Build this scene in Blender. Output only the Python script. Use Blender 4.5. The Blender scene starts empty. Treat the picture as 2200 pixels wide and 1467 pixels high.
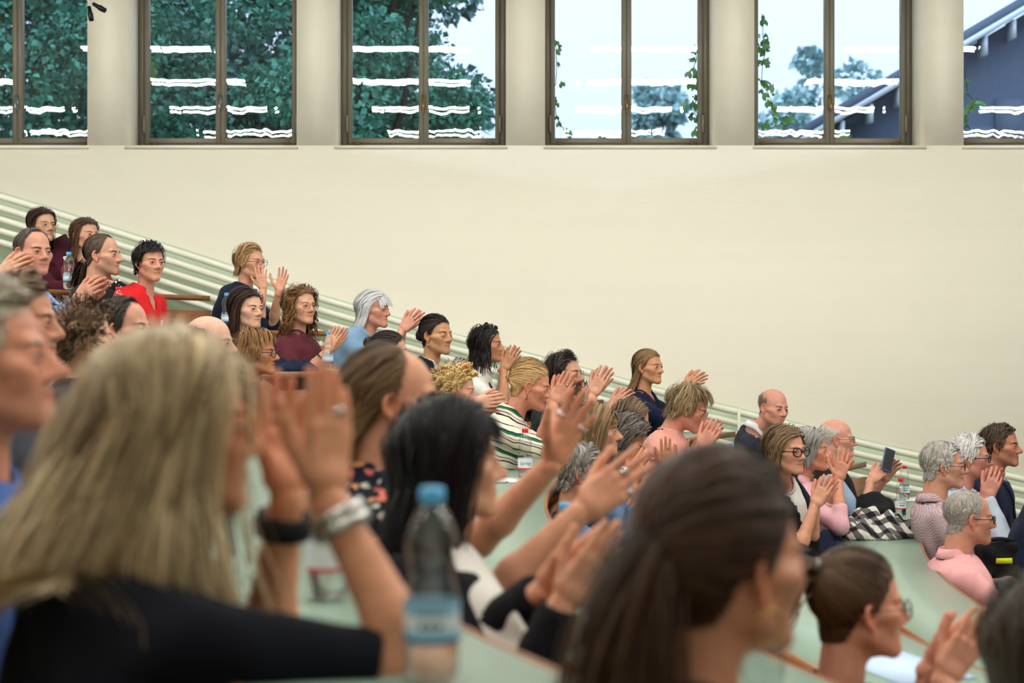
# Lecture hall audience applauding; built from one photograph.
import bpy, math, random, time
import numpy as np
from mathutils import Vector, Matrix
T0 = time.time()
SC = bpy.context.scene; COL = SC.collection
F = 3056.0            # focal length in pixels of the 2200 px wide frame (50 mm on 36 mm)
CZ = 3.2              # camera height above the lowest floor datum
# ---- camera
_c = bpy.data.cameras.new('camera'); CAM = bpy.data.objects.new('camera', _c); COL.objects.link(CAM)
CAM.location = (0, 0, CZ); CAM.rotation_euler = (math.pi / 2, 0, 0); _c.lens = F / 2200 * 36; _c.sensor_width = 36; _c.clip_end = 300
_c.dof.use_dof = True; _c.dof.focus_distance = 8.2; _c.dof.aperture_fstop = 2.7; SC.camera = CAM
# ---- overcast sky
_w = bpy.data.worlds.new('overcast sky'); SC.world = _w; _w.use_nodes = True
_bg = _w.node_tree.nodes['Background']; _bg.inputs['Color'].default_value = (1.08, 1.30, 1.80, 1); _bg.inputs['Strength'].default_value = 1.1
_n = _w.node_tree.nodes; _l = _w.node_tree.links.new      # CIE overcast sky: (1 + 2 sin elevation) / 3
_tc = _n.new('ShaderNodeTexCoord'); _sx = _n.new('ShaderNodeSeparateXYZ'); _mr = _n.new('ShaderNodeMapRange'); _l(_tc.outputs['Generated'], _sx.inputs[0]); _l(_sx.outputs['Z'], _mr.inputs['Value'])
_mr.inputs['From Min'].default_value = 0; _mr.inputs['From Max'].default_value = 1; _mr.inputs['To Min'].default_value = .69; _mr.inputs['To Max'].default_value = .69 * 3; _l(_mr.outputs['Result'], _bg.inputs['Strength'])
# ---- exposure
SC.view_settings.view_transform = 'Standard'; SC.view_settings.look = 'None'; SC.view_settings.exposure = 0; SC.view_settings.gamma = 1
SC.view_settings.use_curve_mapping = False
LAMP_L, LAMP_C = 121.0, (250, 249, 242)     # ceiling lamp radiance and colour
# ------------------------------------------------------------------ helpers
def nrm(a):
    a = np.asarray(a, float)
    return a / np.maximum(np.linalg.norm(a, axis=-1, keepdims=True), 1e-9)
def at(u, v, Y):
    return np.array([(u - 1100) / F * Y, Y, CZ + (733.5 - v) / F * Y])
def lin(c):
    c = np.asarray(c, float) / 255.0
    return np.where(c <= .04045, c / 12.92, ((c + .055) / 1.055) ** 2.4)

class MB:
    """collects vertices, quads and triangles, builds ONE mesh object"""
    def __init__(s): s.v = []; s.q = []; s.t = []; s.c = []; s.qm = []; s.tm = []; s.n = 0
    def add(s, V, Q=None, T=None, col=None, mi=0):
        V = np.asarray(V, float).reshape(-1, 3)
        if Q is not None and len(Q):
            Q = np.asarray(Q, int).reshape(-1, 4); s.q.append(Q + s.n); s.qm.append(np.full(len(Q), mi))
        if T is not None and len(T):
            T = np.asarray(T, int).reshape(-1, 3); s.t.append(T + s.n); s.tm.append(np.full(len(T), mi))
        c = np.ones((len(V), 3)) * (np.asarray(col, float) if col is not None else 1.0)
        s.v.append(V); s.c.append(c); s.n += len(V)
        return s
    def box(s, lo, hi, mi=0, col=None):
        (a, b, c), (d, e, f) = lo, hi
        V = [(a,b,c),(d,b,c),(d,e,c),(a,e,c),(a,b,f),(d,b,f),(d,e,f),(a,e,f)]
        return s.add(V, [(0,3,2,1),(4,5,6,7),(0,1,5,4),(1,2,6,5),(2,3,7,6),(3,0,4,7)], mi=mi, col=col)
    def tube(s, P, R, n=8, cap=True, mi=0, col=None, flat=1.0, up=(0,0,1)):
        P = np.asarray(P, float); m = len(P); R = np.broadcast_to(np.asarray(R, float), (m,))
        T = nrm(np.gradient(P, axis=0))
        u = np.asarray(up, float)
        A = np.cross(T, u); bad = np.linalg.norm(A, axis=1) < 1e-3
        A[bad] = np.cross(T[bad], np.array([1, .2, 0])); A = nrm(A)
        for i in range(1, m):
            if np.dot(A[i], A[i-1]) < 0: A[i] = -A[i]
        B = np.cross(T, A)
        th = np.arange(n) * 2 * np.pi / n
        V = P[:, None] + R[:, None, None] * (np.cos(th)[None, :, None] * A[:, None] + flat * np.sin(th)[None, :, None] * B[:, None])
        i = np.arange(m - 1)[:, None] * n; j = np.arange(n)[None]; k = (j + 1) % n
        Q = np.stack([i + j, i + k, i + n + k, i + n + j], -1).reshape(-1, 4)
        Tr = []
        V = V.reshape(-1, 3)
        if cap:
            V = np.vstack([V, P[:1], P[-1:]]); a = m * n
            for jj in range(n):
                Tr.append((a, (jj + 1) % n, jj)); Tr.append((a + 1, (m-1)*n + jj, (m-1)*n + (jj+1) % n))
        return s.add(V, Q, Tr, mi=mi, col=col)
    def lathe(s, prof, n=20, c=(0,0,0), mi=0, col=None):
        prof = np.asarray(prof, float); m = len(prof); th = np.arange(n) * 2 * np.pi / n
        V = np.stack([prof[:, 0, None] * np.cos(th), prof[:, 0, None] * np.sin(th), np.repeat(prof[:, 1, None], n, 1)], -1).reshape(-1, 3) + np.asarray(c)
        i = np.arange(m - 1)[:, None] * n; j = np.arange(n)[None]; k = (j + 1) % n
        return s.add(V, np.stack([i + j, i + k, i + n + k, i + n + j], -1).reshape(-1, 4), mi=mi, col=col)
    def prism(s, poly, d, mi=0, col=None):
        """extrude a 3-D polygon by vector d"""
        P = np.asarray(poly, float); n = len(P); V = np.vstack([P, P + np.asarray(d)])
        Q = [(i, (i+1) % n, n + (i+1) % n, n + i) for i in range(n)]
        T = [(0, i+1, i) for i in range(1, n-1)] + [(n, n+i, n+i+1) for i in range(1, n-1)]
        return s.add(V, Q, T, mi=mi, col=col)
    def build(s, name, mat, parent=None, smooth=True, origin=None, tint=False):
        V = np.vstack(s.v); org = np.zeros(3)
        if parent is not None: org = np.array(parent.get('_o', (0, 0, 0)), float)
        elif origin is not None: org = np.asarray(origin, float)
        Q = np.vstack(s.q) if s.q else np.zeros((0, 4), int); T = np.vstack(s.t) if s.t else np.zeros((0, 3), int)
        me = bpy.data.meshes.new(name); nq, nt = len(Q), len(T)
        me.vertices.add(len(V)); me.vertices.foreach_set('co', (V - org).astype(np.float32).ravel())
        me.loops.add(nq * 4 + nt * 3); me.loops.foreach_set('vertex_index', np.concatenate([Q.ravel(), T.ravel()]).astype(np.int32))
        me.polygons.add(nq + nt)
        me.polygons.foreach_set('loop_start', np.concatenate([np.arange(nq) * 4, nq * 4 + np.arange(nt) * 3]).astype(np.int32))
        mi = np.concatenate(s.qm + s.tm).astype(np.int32)
        me.polygons.foreach_set('material_index', mi)
        if smooth: me.polygons.foreach_set('use_smooth', np.ones(nq + nt, bool))
        for m in (mat if isinstance(mat, (list, tuple)) else [mat]): me.materials.append(m)
        if tint:
            ca = me.color_attributes.new('tint', 'FLOAT_COLOR', 'POINT')
            ca.data.foreach_set('color', np.hstack([np.vstack(s.c), np.ones((len(V), 1))]).astype(np.float32).ravel())
        me.update(calc_edges=True); me.validate()
        o = bpy.data.objects.new(name, me); COL.objects.link(o)
        if parent is not None:
            o.parent = parent
            if '_o' in parent: o['_o'] = [float(x) for x in org]
        else: o.location = org; o['_o'] = [float(x) for x in org]
        return o

def tag(o, label=None, cat=None, group=None, kind=None):
    if label: o['label'] = label
    if cat: o['category'] = cat
    if group: o['group'] = group
    if kind: o['kind'] = kind
    return o
def empty(name, loc):
    o = bpy.data.objects.new(name, None); COL.objects.link(o); o.location = [float(x) for x in loc]; o.empty_display_size = .05
    o['_o'] = [float(x) for x in loc]
    return o
def copy_tree(o, parent=None):
    c = o.copy(); COL.objects.link(c); c.parent = parent
    for ch in list(o.children): copy_tree(ch, c)
    return c

# ------------------------------------------------------------------ materials
def mat(name, col, rough=.5, spec=.3, metal=0, noise=0, nscale=20, bump=0, bscale=200, trans=0, ior=1.45, alpha=1, emit=None, estr=0, sheen=0, stretch=None):
    m = bpy.data.materials.new(name); m.use_nodes = True; nt = m.node_tree; b = nt.nodes['Principled BSDF']
    c = tuple(lin(col)) + (1,)
    b.inputs['Base Color'].default_value = c; b.inputs['Roughness'].default_value = rough; b.inputs['Metallic'].default_value = metal
    b.inputs['Specular IOR Level'].default_value = spec; b.inputs['Transmission Weight'].default_value = trans; b.inputs['IOR'].default_value = ior
    if sheen: b.inputs['Sheen Weight'].default_value = sheen
    if emit is not None: b.inputs['Emission Color'].default_value = tuple(lin(emit)) + (1,); b.inputs['Emission Strength'].default_value = estr
    tc = None
    def coords():
        tc = nt.nodes.new('ShaderNodeTexCoord'); mp = nt.nodes.new('ShaderNodeMapping')
        if stretch: mp.inputs['Scale'].default_value = stretch
        nt.links.new(tc.outputs['Object'], mp.inputs['Vector']); return mp.outputs['Vector']
    if noise:
        co = coords(); n = nt.nodes.new('ShaderNodeTexNoise'); n.inputs['Scale'].default_value = nscale; n.inputs['Detail'].default_value = 4
        nt.links.new(co, n.inputs['Vector'])
        mx = nt.nodes.new('ShaderNodeMix'); mx.data_type = 'RGBA'; mx.blend_type = 'MULTIPLY'; mx.inputs['Factor'].default_value = 1
        mr = nt.nodes.new('ShaderNodeMapRange'); mr.inputs['From Min'].default_value = .3; mr.inputs['From Max'].default_value = .7
        mr.inputs['To Min'].default_value = 1 - noise; mr.inputs['To Max'].default_value = 1 + noise * .6
        nt.links.new(n.outputs['Fac'], mr.inputs['Value']); mx.inputs['A'].default_value = c
        nt.links.new(mr.outputs['Result'], mx.inputs['B']); nt.links.new(mx.outputs['Result'], b.inputs['Base Color'])
    if bump:
        co = coords(); n = nt.nodes.new('ShaderNodeTexNoise'); n.inputs['Scale'].default_value = bscale; n.inputs['Detail'].default_value = 3
        nt.links.new(co, n.inputs['Vector']); bp = nt.nodes.new('ShaderNodeBump'); bp.inputs['Strength'].default_value = bump; bp.inputs['Distance'].default_value = .01
        nt.links.new(n.outputs['Fac'], bp.inputs['Height']); nt.links.new(bp.outputs['Normal'], b.inputs['Normal'])
    return m
def tint_mat(name, rough, spec, bump=0, bscale=300, vary=0, aniso=0):
    m = mat(name, (200, 200, 200), rough, spec, bump=bump, bscale=bscale); nt = m.node_tree; b = nt.nodes['Principled BSDF']
    a = nt.nodes.new('ShaderNodeAttribute'); a.attribute_name = 'tint'
    if vary:
        n = nt.nodes.new('ShaderNodeTexNoise'); n.inputs['Scale'].default_value = 45; n.inputs['Detail'].default_value = 5
        tc = nt.nodes.new('ShaderNodeTexCoord'); nt.links.new(tc.outputs['Object'], n.inputs['Vector'])
        mr = nt.nodes.new('ShaderNodeMapRange'); mr.inputs['From Min'].default_value = .3; mr.inputs['From Max'].default_value = .7
        mr.inputs['To Min'].default_value = 1 - vary; mr.inputs['To Max'].default_value = 1 + vary * .6
        nt.links.new(n.outputs['Fac'], mr.inputs['Value'])
        mx = nt.nodes.new('ShaderNodeMix'); mx.data_type = 'RGBA'; mx.blend_type = 'MULTIPLY'; mx.inputs['Factor'].default_value = 1
        nt.links.new(a.outputs['Color'], mx.inputs['A']); nt.links.new(mr.outputs['Result'], mx.inputs['B']); nt.links.new(mx.outputs['Result'], b.inputs['Base Color'])
    else: nt.links.new(a.outputs['Color'], b.inputs['Base Color'])
    if aniso: b.inputs['Anisotropic'].default_value = aniso
    return m
def cloth_mat(name, spec):
    """spec: colour tuple or ('stripes', base, [(pos,width,colour)...], period) / ('check', a, b, scale) / ('floral', base, [colours], scale) / ('dots', base, dot, scale)"""
    if not isinstance(spec[0], str): return mat(name, spec, .85, .15, noise=.12, nscale=14, bump=.25, bscale=420, sheen=.05)
    m = mat(name, (200, 200, 200), .85, .15, bump=.25, bscale=420); nt = m.node_tree; b = nt.nodes['Principled BSDF']; L = nt.links.new
    tc = nt.nodes.new('ShaderNodeTexCoord'); kind = spec[0]
    def ramp(stops, fac):
        r = nt.nodes.new('ShaderNodeValToRGB'); r.color_ramp.interpolation = 'CONSTANT'; e = r.color_ramp.elements
        e[0].position = stops[0][0]; e[0].color = tuple(lin(stops[0][1])) + (1,)
        e[1].position = stops[1][0]; e[1].color = tuple(lin(stops[1][1])) + (1,)
        for p, c in stops[2:]:
            x = e.new(p); x.color = tuple(lin(c)) + (1,)
        L(fac, r.inputs['Fac']); return r.outputs['Color']
    if kind == 'stripes':
        sx = nt.nodes.new('ShaderNodeSeparateXYZ'); L(tc.outputs['Object'], sx.inputs[0])
        dt = nt.nodes.new('ShaderNodeVectorMath'); dt.operation = 'DOT_PRODUCT'; dt.inputs[1].default_value = spec[4] if len(spec) > 4 else (0, 0, 1)
        nz = nt.nodes.new('ShaderNodeTexNoise'); nz.inputs['Scale'].default_value = 7
        L(tc.outputs['Object'], nz.inputs['Vector']); L(tc.outputs['Object'], dt.inputs[0])
        ad = nt.nodes.new('ShaderNodeMath'); ad.operation = 'MULTIPLY_ADD'; ad.inputs[1].default_value = .05; L(nz.outputs['Fac'], ad.inputs[0]); L(dt.outputs['Value'], ad.inputs[2])
        md = nt.nodes.new('ShaderNodeMath'); md.operation = 'PINGPONG' if False else 'FLOORED_MODULO'; md.inputs[1].default_value = spec[3]; L(ad.outputs[0], md.inputs[0])
        dv = nt.nodes.new('ShaderNodeMath'); dv.operation = 'DIVIDE'; dv.inputs[1].default_value = spec[3]; L(md.outputs[0], dv.inputs[0])
        L(ramp(spec[2], dv.outputs[0]), b.inputs['Base Color'])
    elif kind == 'check':
        mp = nt.nodes.new('ShaderNodeMapping'); mp.inputs['Rotation'].default_value = (.4, .3, .6); L(tc.outputs['Object'], mp.inputs[0])
        ck = nt.nodes.new('ShaderNodeTexChecker'); ck.inputs['Scale'].default_value = spec[3]; L(mp.outputs[0], ck.inputs['Vector'])
        ck.inputs['Color1'].default_value = tuple(lin(spec[1])) + (1,); ck.inputs['Color2'].default_value = tuple(lin(spec[2])) + (1,)
        L(ck.outputs['Color'], b.inputs['Base Color'])
    elif kind == 'floral':
        nz = nt.nodes.new('ShaderNodeTexNoise'); nz.inputs['Scale'].default_value = spec[3] * .8; L(tc.outputs['Object'], nz.inputs['Vector'])
        va = nt.nodes.new('ShaderNodeVectorMath'); va.operation = 'MULTIPLY_ADD'; va.inputs[1].default_value = (.03, .03, .03)
        L(nz.outputs['Color'], va.inputs[0]); L(tc.outputs['Object'], va.inputs[2])
        vo = nt.nodes.new('ShaderNodeTexVoronoi'); vo.inputs['Scale'].default_value = spec[3]; L(va.outputs[0], vo.inputs['Vector'])
        sp = nt.nodes.new('ShaderNodeSeparateColor'); L(vo.outputs['Color'], sp.inputs[0])
        cols = spec[2]; stops = [(i / len(cols), c) for i, c in enumerate(cols)]
        cc = ramp(stops, sp.outputs[0])
        lt = nt.nodes.new('ShaderNodeMath'); lt.operation = 'LESS_THAN'; lt.inputs[1].default_value = spec[4] if len(spec) > 4 else .42; L(vo.outputs['Distance'], lt.inputs[0])
        mx = nt.nodes.new('ShaderNodeMix'); mx.data_type = 'RGBA'; L(lt.outputs[0], mx.inputs['Factor'])
        mx.inputs['A'].default_value = tuple(lin(spec[1])) + (1,); L(cc, mx.inputs['B']); L(mx.outputs['Result'], b.inputs['Base Color'])
    return m

# ------------------------------------------------------------------ distance-field modelling
def ell(p, c, r):
    q = p - np.asarray(c); r = np.asarray(r); k0 = np.linalg.norm(q / r, axis=-1); k1 = np.linalg.norm(q / (r * r), axis=-1)
    return k0 * (k0 - 1) / np.maximum(k1, 1e-6)
def cone(p, a, b, r1, r2=None):
    a = np.asarray(a, float); b = np.asarray(b, float); r2 = r1 if r2 is None else r2
    ab = b - a; t = np.clip(((p - a) @ ab) / max(ab @ ab, 1e-9), 0, 1)
    return np.linalg.norm(p - a - t[..., None] * ab, axis=-1) - (r1 + (r2 - r1) * t)
def smin(a, b, k):
    h = np.clip(.5 + .5 * (b - a) / k, 0, 1); return b + (a - b) * h - k * h * (1 - h)
def smax(a, b, k): return -smin(-a, -b, k)
_C8 = np.array([(x, y, z) for x in (0, 1) for y in (0, 1) for z in (0, 1)])
_E12 = [(a, b) for a in range(8) for b in range(a + 1, 8) if np.abs(_C8[a] - _C8[b]).sum() == 1]
def surfnet(f, lo, hi, h, newton=2):
    lo = np.asarray(lo, float); n = np.maximum(((np.asarray(hi) - lo) / h).astype(int) + 2, 3)
    ax = [lo[i] + h * np.arange(n[i]) for i in range(3)]
    G = np.stack(np.meshgrid(*ax, indexing='ij'), -1); val = f(G.reshape(-1, 3)).reshape(n)
    ins = val < 0; m = n - 1
    def sub(A, c): return A[c[0]:c[0] + m[0], c[1]:c[1] + m[1], c[2]:c[2] + m[2]]
    cnt = sum(sub(ins, c).astype(int) for c in _C8); act = (cnt > 0) & (cnt < 8)
    idx = -np.ones(m, int); cells = np.argwhere(act); idx[act] = np.arange(len(cells))
    vc = np.stack([val[tuple((cells + c).T)] for c in _C8], 1)
    acc = np.zeros((len(cells), 3)); k = np.zeros(len(cells))
    for a, b in _E12:
        va, vb = vc[:, a], vc[:, b]; cr = (va < 0) != (vb < 0)
        t = np.where(cr, va / np.where(cr, va - vb, 1), 0)
        acc += np.where(cr[:, None], _C8[a] + t[:, None] * (_C8[b] - _C8[a]), 0); k += cr
    V = lo + h * (cells + acc / np.maximum(k, 1)[:, None])
    Q = []
    for d in range(3):
        e = np.zeros(3, int); e[d] = 1; a1, a2 = [(1, 2), (2, 0), (0, 1)][d]
        s0 = ins[tuple(slice(0, n[i] - e[i]) for i in range(3))]; s1 = ins[tuple(slice(e[i], n[i]) for i in range(3))]
        ed = np.argwhere(s0 != s1); ok = (ed[:, a1] > 0) & (ed[:, a2] > 0) & (ed[:, a1] < m[a1]) & (ed[:, a2] < m[a2])
        ed = ed[ok]; fl = s0[tuple(ed.T)]
        o1 = np.zeros(3, int); o1[a1] = 1; o2 = np.zeros(3, int); o2[a2] = 1
        q = np.stack([idx[tuple((ed - o1 - o2).T)], idx[tuple((ed - o2).T)], idx[tuple(ed.T)], idx[tuple((ed - o1).T)]], 1)
        q[~fl] = q[~fl][:, ::-1]; Q.append(q)
    Q = np.vstack(Q); Q = Q[(Q >= 0).all(1)]
    for _ in range(newton):
        e = h * .05; d0 = f(V); g = np.stack([f(V + e * np.eye(3)[i]) - d0 for i in range(3)], -1) / e
        st = g * (d0 / np.maximum((g * g).sum(1), .2))[:, None]; V = V - np.clip(st, -h * .6, h * .6)
    return V, Q

# ------------------------------------------------------------------ head
def head_sdf(P, v):
    """P (n,3) in head space: x right, y forward, z up, crown .115, chin -.115"""
    p = P.copy(); p[:, 0] = np.abs(p[:, 0])
    jw, ns, ck, nk = v.get('jaw', 1.), v.get('nose', 1.), v.get('cheek', 1.), v.get('neck', .053)
    d = ell(p, (0, -.014, .034), (.0755, .098, .083))
    d = smin(d, ell(p, (0, .018, -.038), (.057 * jw, .068, .074)), .03)
    d = smin(d, cone(p, (.050 * jw, .000, -.055), (.014, .071, -.097), .019, .015), .03)
    d = smin(d, ell(p, (0, .077, -.095), (.020 * jw, .018, .018)), .02)
    d = smin(d, ell(p, (0, .058, -.058), (.034, .031, .030)), .02)
    d = smin(d, ell(p, (.040, .052, -.026), (.021 * ck, .026, .022)), .025)
    d = smin(d, ell(p, (.056, .036, -.012), (.014, .03, .010)), .02)
    d = smax(d, -ell(p, (.0315, .1055, -.003), (.019, .022, .014)), .016)
    d = smin(d, cone(p, (0, .083, .019), (.040, .072, .021), .0085, .008), .015)
    d = smin(d, cone(p, (0, .082, .010), (0, .089 + .019 * ns, -.029), .0075, .0112 * (.8 + .2 * ns)), .012)
    d = smin(d, cone(p, (0, .080, -.026), (0, .088 + .015 * ns, -.0305), .0125, .0098), .006)
    d = smin(d, cone(p, (0, .084, .0), (0, .092 + .006 * ns, -.022), .0085, .0095), .006)
    d = smin(d, cone(p, (.0095, .080, -.033), (.0120, .092, -.0345), .0085, .0075), .006)
    d = smin(d, ell(p, (.0125, .0930 + .004 * (ns - 1), -.0350), (.0082, .0115, .0075)), .007)
    d = smax(d, -ell(p, (.0062, .099, -.0445), (.0034, .0050, .0030)), .002)
    d = smin(d, cone(p, (0, .0915, -.0590), (.021, .079, -.0638), .0056, .0032), .006)
    d = smin(d, cone(p, (0, .0895, -.0715), (.0185, .079, -.0668), .0066, .003), .006)
    d = smax(d, -cone(p, (0, .0985, -.0647), (.021, .084, -.0645), .0024, .0018), .003)
    if v.get('age'): d = smax(d, -cone(p, (.0175, .0915, -.040), (.0295, .0815, -.0645), .0022, .0014), .004)
    lid = ell(p, (.0315, .0755, -.001), (.0150, .0142, .0138))
    op = v.get('eye', 1.)
    if op > .1: lid = smax(lid, -ell(p, (.0320, .0915, -.0015), (.0132, .0150, .0037 * op)), .0012)
    d = smin(d, lid, .004)
    n0, n1 = np.array((0, -.030, -.055)), np.array((0, -.052, -.235))
    d = smin(d, cone(p, n0, n1, nk, nk * 1.06), .022)
    return d
def _rows():
    R = []
    for t in np.linspace(0, 1, 9): R.append(((0, 0, .02 - .02 * t), 89 - 55 * t))
    for zt in np.r_[np.linspace(.058, .017, 8), np.linspace(.0135, -.016, 12), np.linspace(-.020, -.048, 8), np.linspace(-.0515, -.078, 9), np.linspace(-.083, -.118, 7)]:
        oz = np.interp(zt, [-.01, .058], [-.045, 0]); R.append(((0, 0, oz), math.degrees(math.atan2(zt - oz, .095))))
    for t in np.linspace(.06, 1, 11): R.append(((0, -.052 * t, -.045 - .170 * t), -40 * (1 - t) ** .8))
    return R
HEADS = {}
def head_mesh(v):
    key = tuple(sorted(v.items()))
    if key in HEADS: return HEADS[key]
    nc = 68; u = np.linspace(-.5, .5, nc, endpoint=False); th = np.pi * np.sign(u) * np.abs(2 * u) ** 1.45
    R = _rows(); O = np.array([r[0] for r in R], float); E = np.radians([r[1] for r in R])
    D = np.stack([np.cos(E)[:, None] * np.sin(th), np.cos(E)[:, None] * np.cos(th), np.repeat(np.sin(E)[:, None], nc, 1)], -1)
    D = D.reshape(-1, 3); O = np.repeat(O, nc, 0)
    ts = np.linspace(.03, .17, 40); first = np.full(len(D), -1)
    for k, t in enumerate(ts):
        s = head_sdf(O + D * t, v) > 0; first[(first < 0) & s] = k
    first[first < 0] = len(ts) - 1
    a = ts[np.maximum(first - 1, 0)]; b = ts[first]
    for _ in range(9):
        m = (a + b) / 2; s = head_sdf(O + D * m[:, None], v) > 0; b = np.where(s, m, b); a = np.where(s, a, m)
    V = O + D * ((a + b) / 2)[:, None]; nr = len(R)
    i = np.arange(nr - 1)[:, None] * nc; j = np.arange(nc)[None]; k = (j + 1) % nc
    Q = np.stack([i + j, i + nc + j, i + nc + k, i + k], -1).reshape(-1, 4)
    V = np.vstack([V, [[0, 0, V[:nc, 2].mean() + .0005]]]); T = [(nr * nc, j, (j + 1) % nc) for j in range(nc)]
    G = V[:-1].reshape(nr, nc, 3); dn = np.cross(np.roll(G, -1, 1) - np.roll(G, 1, 1), np.gradient(G, axis=0)); N = nrm(dn).reshape(-1, 3)
    N = np.where(((V[:-1] - O) * N).sum(1)[:, None] < 0, -N, N); N = np.vstack([N, [[0, 0, 1]]])
    HEADS[key] = (V, Q, np.array(T), N)
    return HEADS[key]
_EAR = None
def ear_mesh():
    global _EAR
    if _EAR is None:
        th = np.radians(np.linspace(-60, 215, 12)); c = np.stack([np.zeros(12), -.002 + .0155 * np.cos(th) * -1, .006 + .024 * np.sin(th)], 1)
        c[:, 1] += .002; c[:, 0] = .006 + .004 * np.cos(th)
        def f(p):
            d = ell(p, (.002, .000, -.002), (.006, .015, .026))
            for a, b in zip(c[:-1], c[1:]): d = smin(d, cone(p, a, b, .0042), .004)
            d = smin(d, ell(p, (.004, .004, -.026), (.004, .007, .009)), .006)
            d = smax(d, -ell(p, (.0095, .003, -.001), (.006, .0075, .012)), .003)
            return d
        _EAR = surfnet(f, (-.012, -.026, -.042), (.018, .026, .04), .0042)
    return _EAR

# ------------------------------------------------------------------ hands (right hand: fingers +y, thumb -x, back +z)
def hand_sdf(pose):
    spread = {'flat': 1.9, 'spread': 7, 'cup': 1.6, 'fist': 1.5, 'relax': 3}[pose]; curl = {'flat': 5, 'spread': 7, 'cup': 18, 'fist': 62, 'relax': 24}[pose]
    segs = []
    bx = [-.030, -.0095, .0105, .0290]; by = [.093, .097, .092, .082]; ln = [.073, .081, .075, .058]; rr = [.0088, .009, .0086, .0076]; fan = [-1.4, -.4, .55, 1.6]
    for i in range(4):
        a = math.radians(fan[i] * spread); p = np.array((bx[i], by[i], 0.0)); pit = 0
        for s, (fr, r1, r2) in enumerate(((.45, 1, .95), (.31, .95, .88), (.24, .88, .74))):
            pit += math.radians(curl * (.8 if s else .55) + (i - 1.5) * (1.5 if pose != 'fist' else 0))
            d = np.array((math.sin(a) * math.cos(pit), math.cos(a) * math.cos(pit), -math.sin(pit))); q = p + d * ln[i] * fr
            segs.append((p, q, rr[i] * r1, rr[i] * r2)); p = q
    t0 = np.array((-.024, .030, -.006)); ta = {'flat': 30, 'spread': 48, 'cup': 30, 'fist': 20, 'relax': 32}[pose]
    a = math.radians(ta); t1 = t0 + .046 * np.array((-math.sin(a), math.cos(a) * .9, -.22)); a2 = a * .72; t2 = t1 + .034 * np.array((-math.sin(a2), math.cos(a2), -.12)); a3 = a * .5; t3 = t2 + .026 * np.array((-math.sin(a3), math.cos(a3), -.1))
    th = [(t0, t1, .0150, .0112), (t1, t2, .0108, .0098), (t2, t3, .0096, .0074)]
    def f(p):
        palm = smin(cone(p, (-.026, .030, 0), (-.029, .090, 0), .0125, .0105), cone(p, (-.009, .028, 0), (-.0095, .094, 0), .0135, .0112), .012)
        palm = smin(palm, cone(p, (.010, .026, 0), (.0105, .090, 0), .0135, .0108), .012)
        palm = smin(palm, cone(p, (.022, .024, -.001), (.0285, .080, 0), .0130, .0095), .012)
        palm = smin(palm, ell(p, (-.020, .040, -.009), (.016, .026, .012)), .01)
        fl = p * np.array((1, 1, 1.28))
        palm = smin(palm, cone(fl, (0, -.008, 0), (0, .018, 0), .0258, .0262), .016)
        d = None
        for s in segs:
            c = cone(p, *s); d = c if d is None else np.minimum(d, c)
        d = smin(palm, d, .007)
        tt = None
        for s in th:
            c = cone(p, *s); tt = c if tt is None else smin(tt, c, .004)
        return smin(d, tt, .007)
    return f
HANDS = {}
def hand_mesh(pose, h):
    if (pose, h) not in HANDS:
        V, Q = surfnet(hand_sdf(pose), (-.1, -.048, -.09 if pose in ('fist', 'relax', 'cup') else -.045), (.07, .19, .03), h)
        HANDS[pose, h] = (V, Q)
    return HANDS[pose, h]

# ------------------------------------------------------------------ hair
ZL = {  # hairline height over azimuth (0 = brow middle, 180 = nape)
 'full':  ((0, 25, 45, 60, 75, 84, 92, 104, 118, 135, 180), (.070, .069, .060, .040, .006, -.016, .004, .012, -.030, -.066, -.080)),
 'recede':((0, 15, 35, 52, 66, 78, 86, 93, 104, 118, 135, 180), (.098, .100, .099, .078, .045, .010, -.012, .006, .012, -.030, -.062, -.076)),
 'high':  ((0, 30, 48, 62, 74, 84, 92, 104, 118, 135, 180), (.2, .2, .104, .078, .046, .006, .006, .014, -.030, -.064, -.076)),
 'bald':  ((0, 50, 75, 84, 92, 104, 120, 140, 180), (.2, .2, .075, .02, .02, .026, -.02, -.06, -.074)),
 'fringe':((0, 60, 72, 82, 92, 104, 118, 140, 180), (.2, .2, .070, .004, .012, .016, -.028, -.064, -.078)),
}
def hair_mask(P, kind):
    az = np.degrees(np.arctan2(np.abs(P[:, 0]), P[:, 1])); zl = np.interp(az, *ZL[kind]); m = P[:, 2] - zl
    if kind in ('bald', 'fringe'): m = np.minimum(m, ({'bald': .062, 'fringe': .085}[kind] - P[:, 2]) + np.clip(-P[:, 1] - .02, 0, .06) * .5)
    return m
def ribbons(mb, pts, W, cols, ctr=(0, -.015, .0), taper=.75, lift=.35):
    """pts (n,m,3) -> thin flat ribbons lying on the hair surface"""
    n, m, _ = pts.shape; T = nrm(np.gradient(pts, axis=1)); O = nrm(pts - np.asarray(ctr)); S = nrm(np.cross(T, O))
    t = np.linspace(0, 1, m); w = (np.minimum(1, .5 + t * 3) * (1 - np.clip((t - .5) / .5, 0, 1) ** 1.6 * taper))
    w = w[None, :, None] * np.broadcast_to(np.asarray(W, float), (n,))[:, None, None]
    V = np.stack([pts - S * w, pts + S * w], 2)
    i = np.arange(n)[:, None] * m * 2 + np.arange(m - 1)[None, :] * 2
    Q = np.stack([i, i + 1, i + 3, i + 2], -1).reshape(-1, 4)
    C = np.broadcast_to(cols.reshape(n, -1, 1, 3), (n, m, 2, 3)) if cols.ndim == 3 else np.broadcast_to(cols[:, None, None, :], (n, m, 2, 3))
    mb.add(V.reshape(-1, 3), Q, col=C.reshape(-1, 3))
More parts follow.
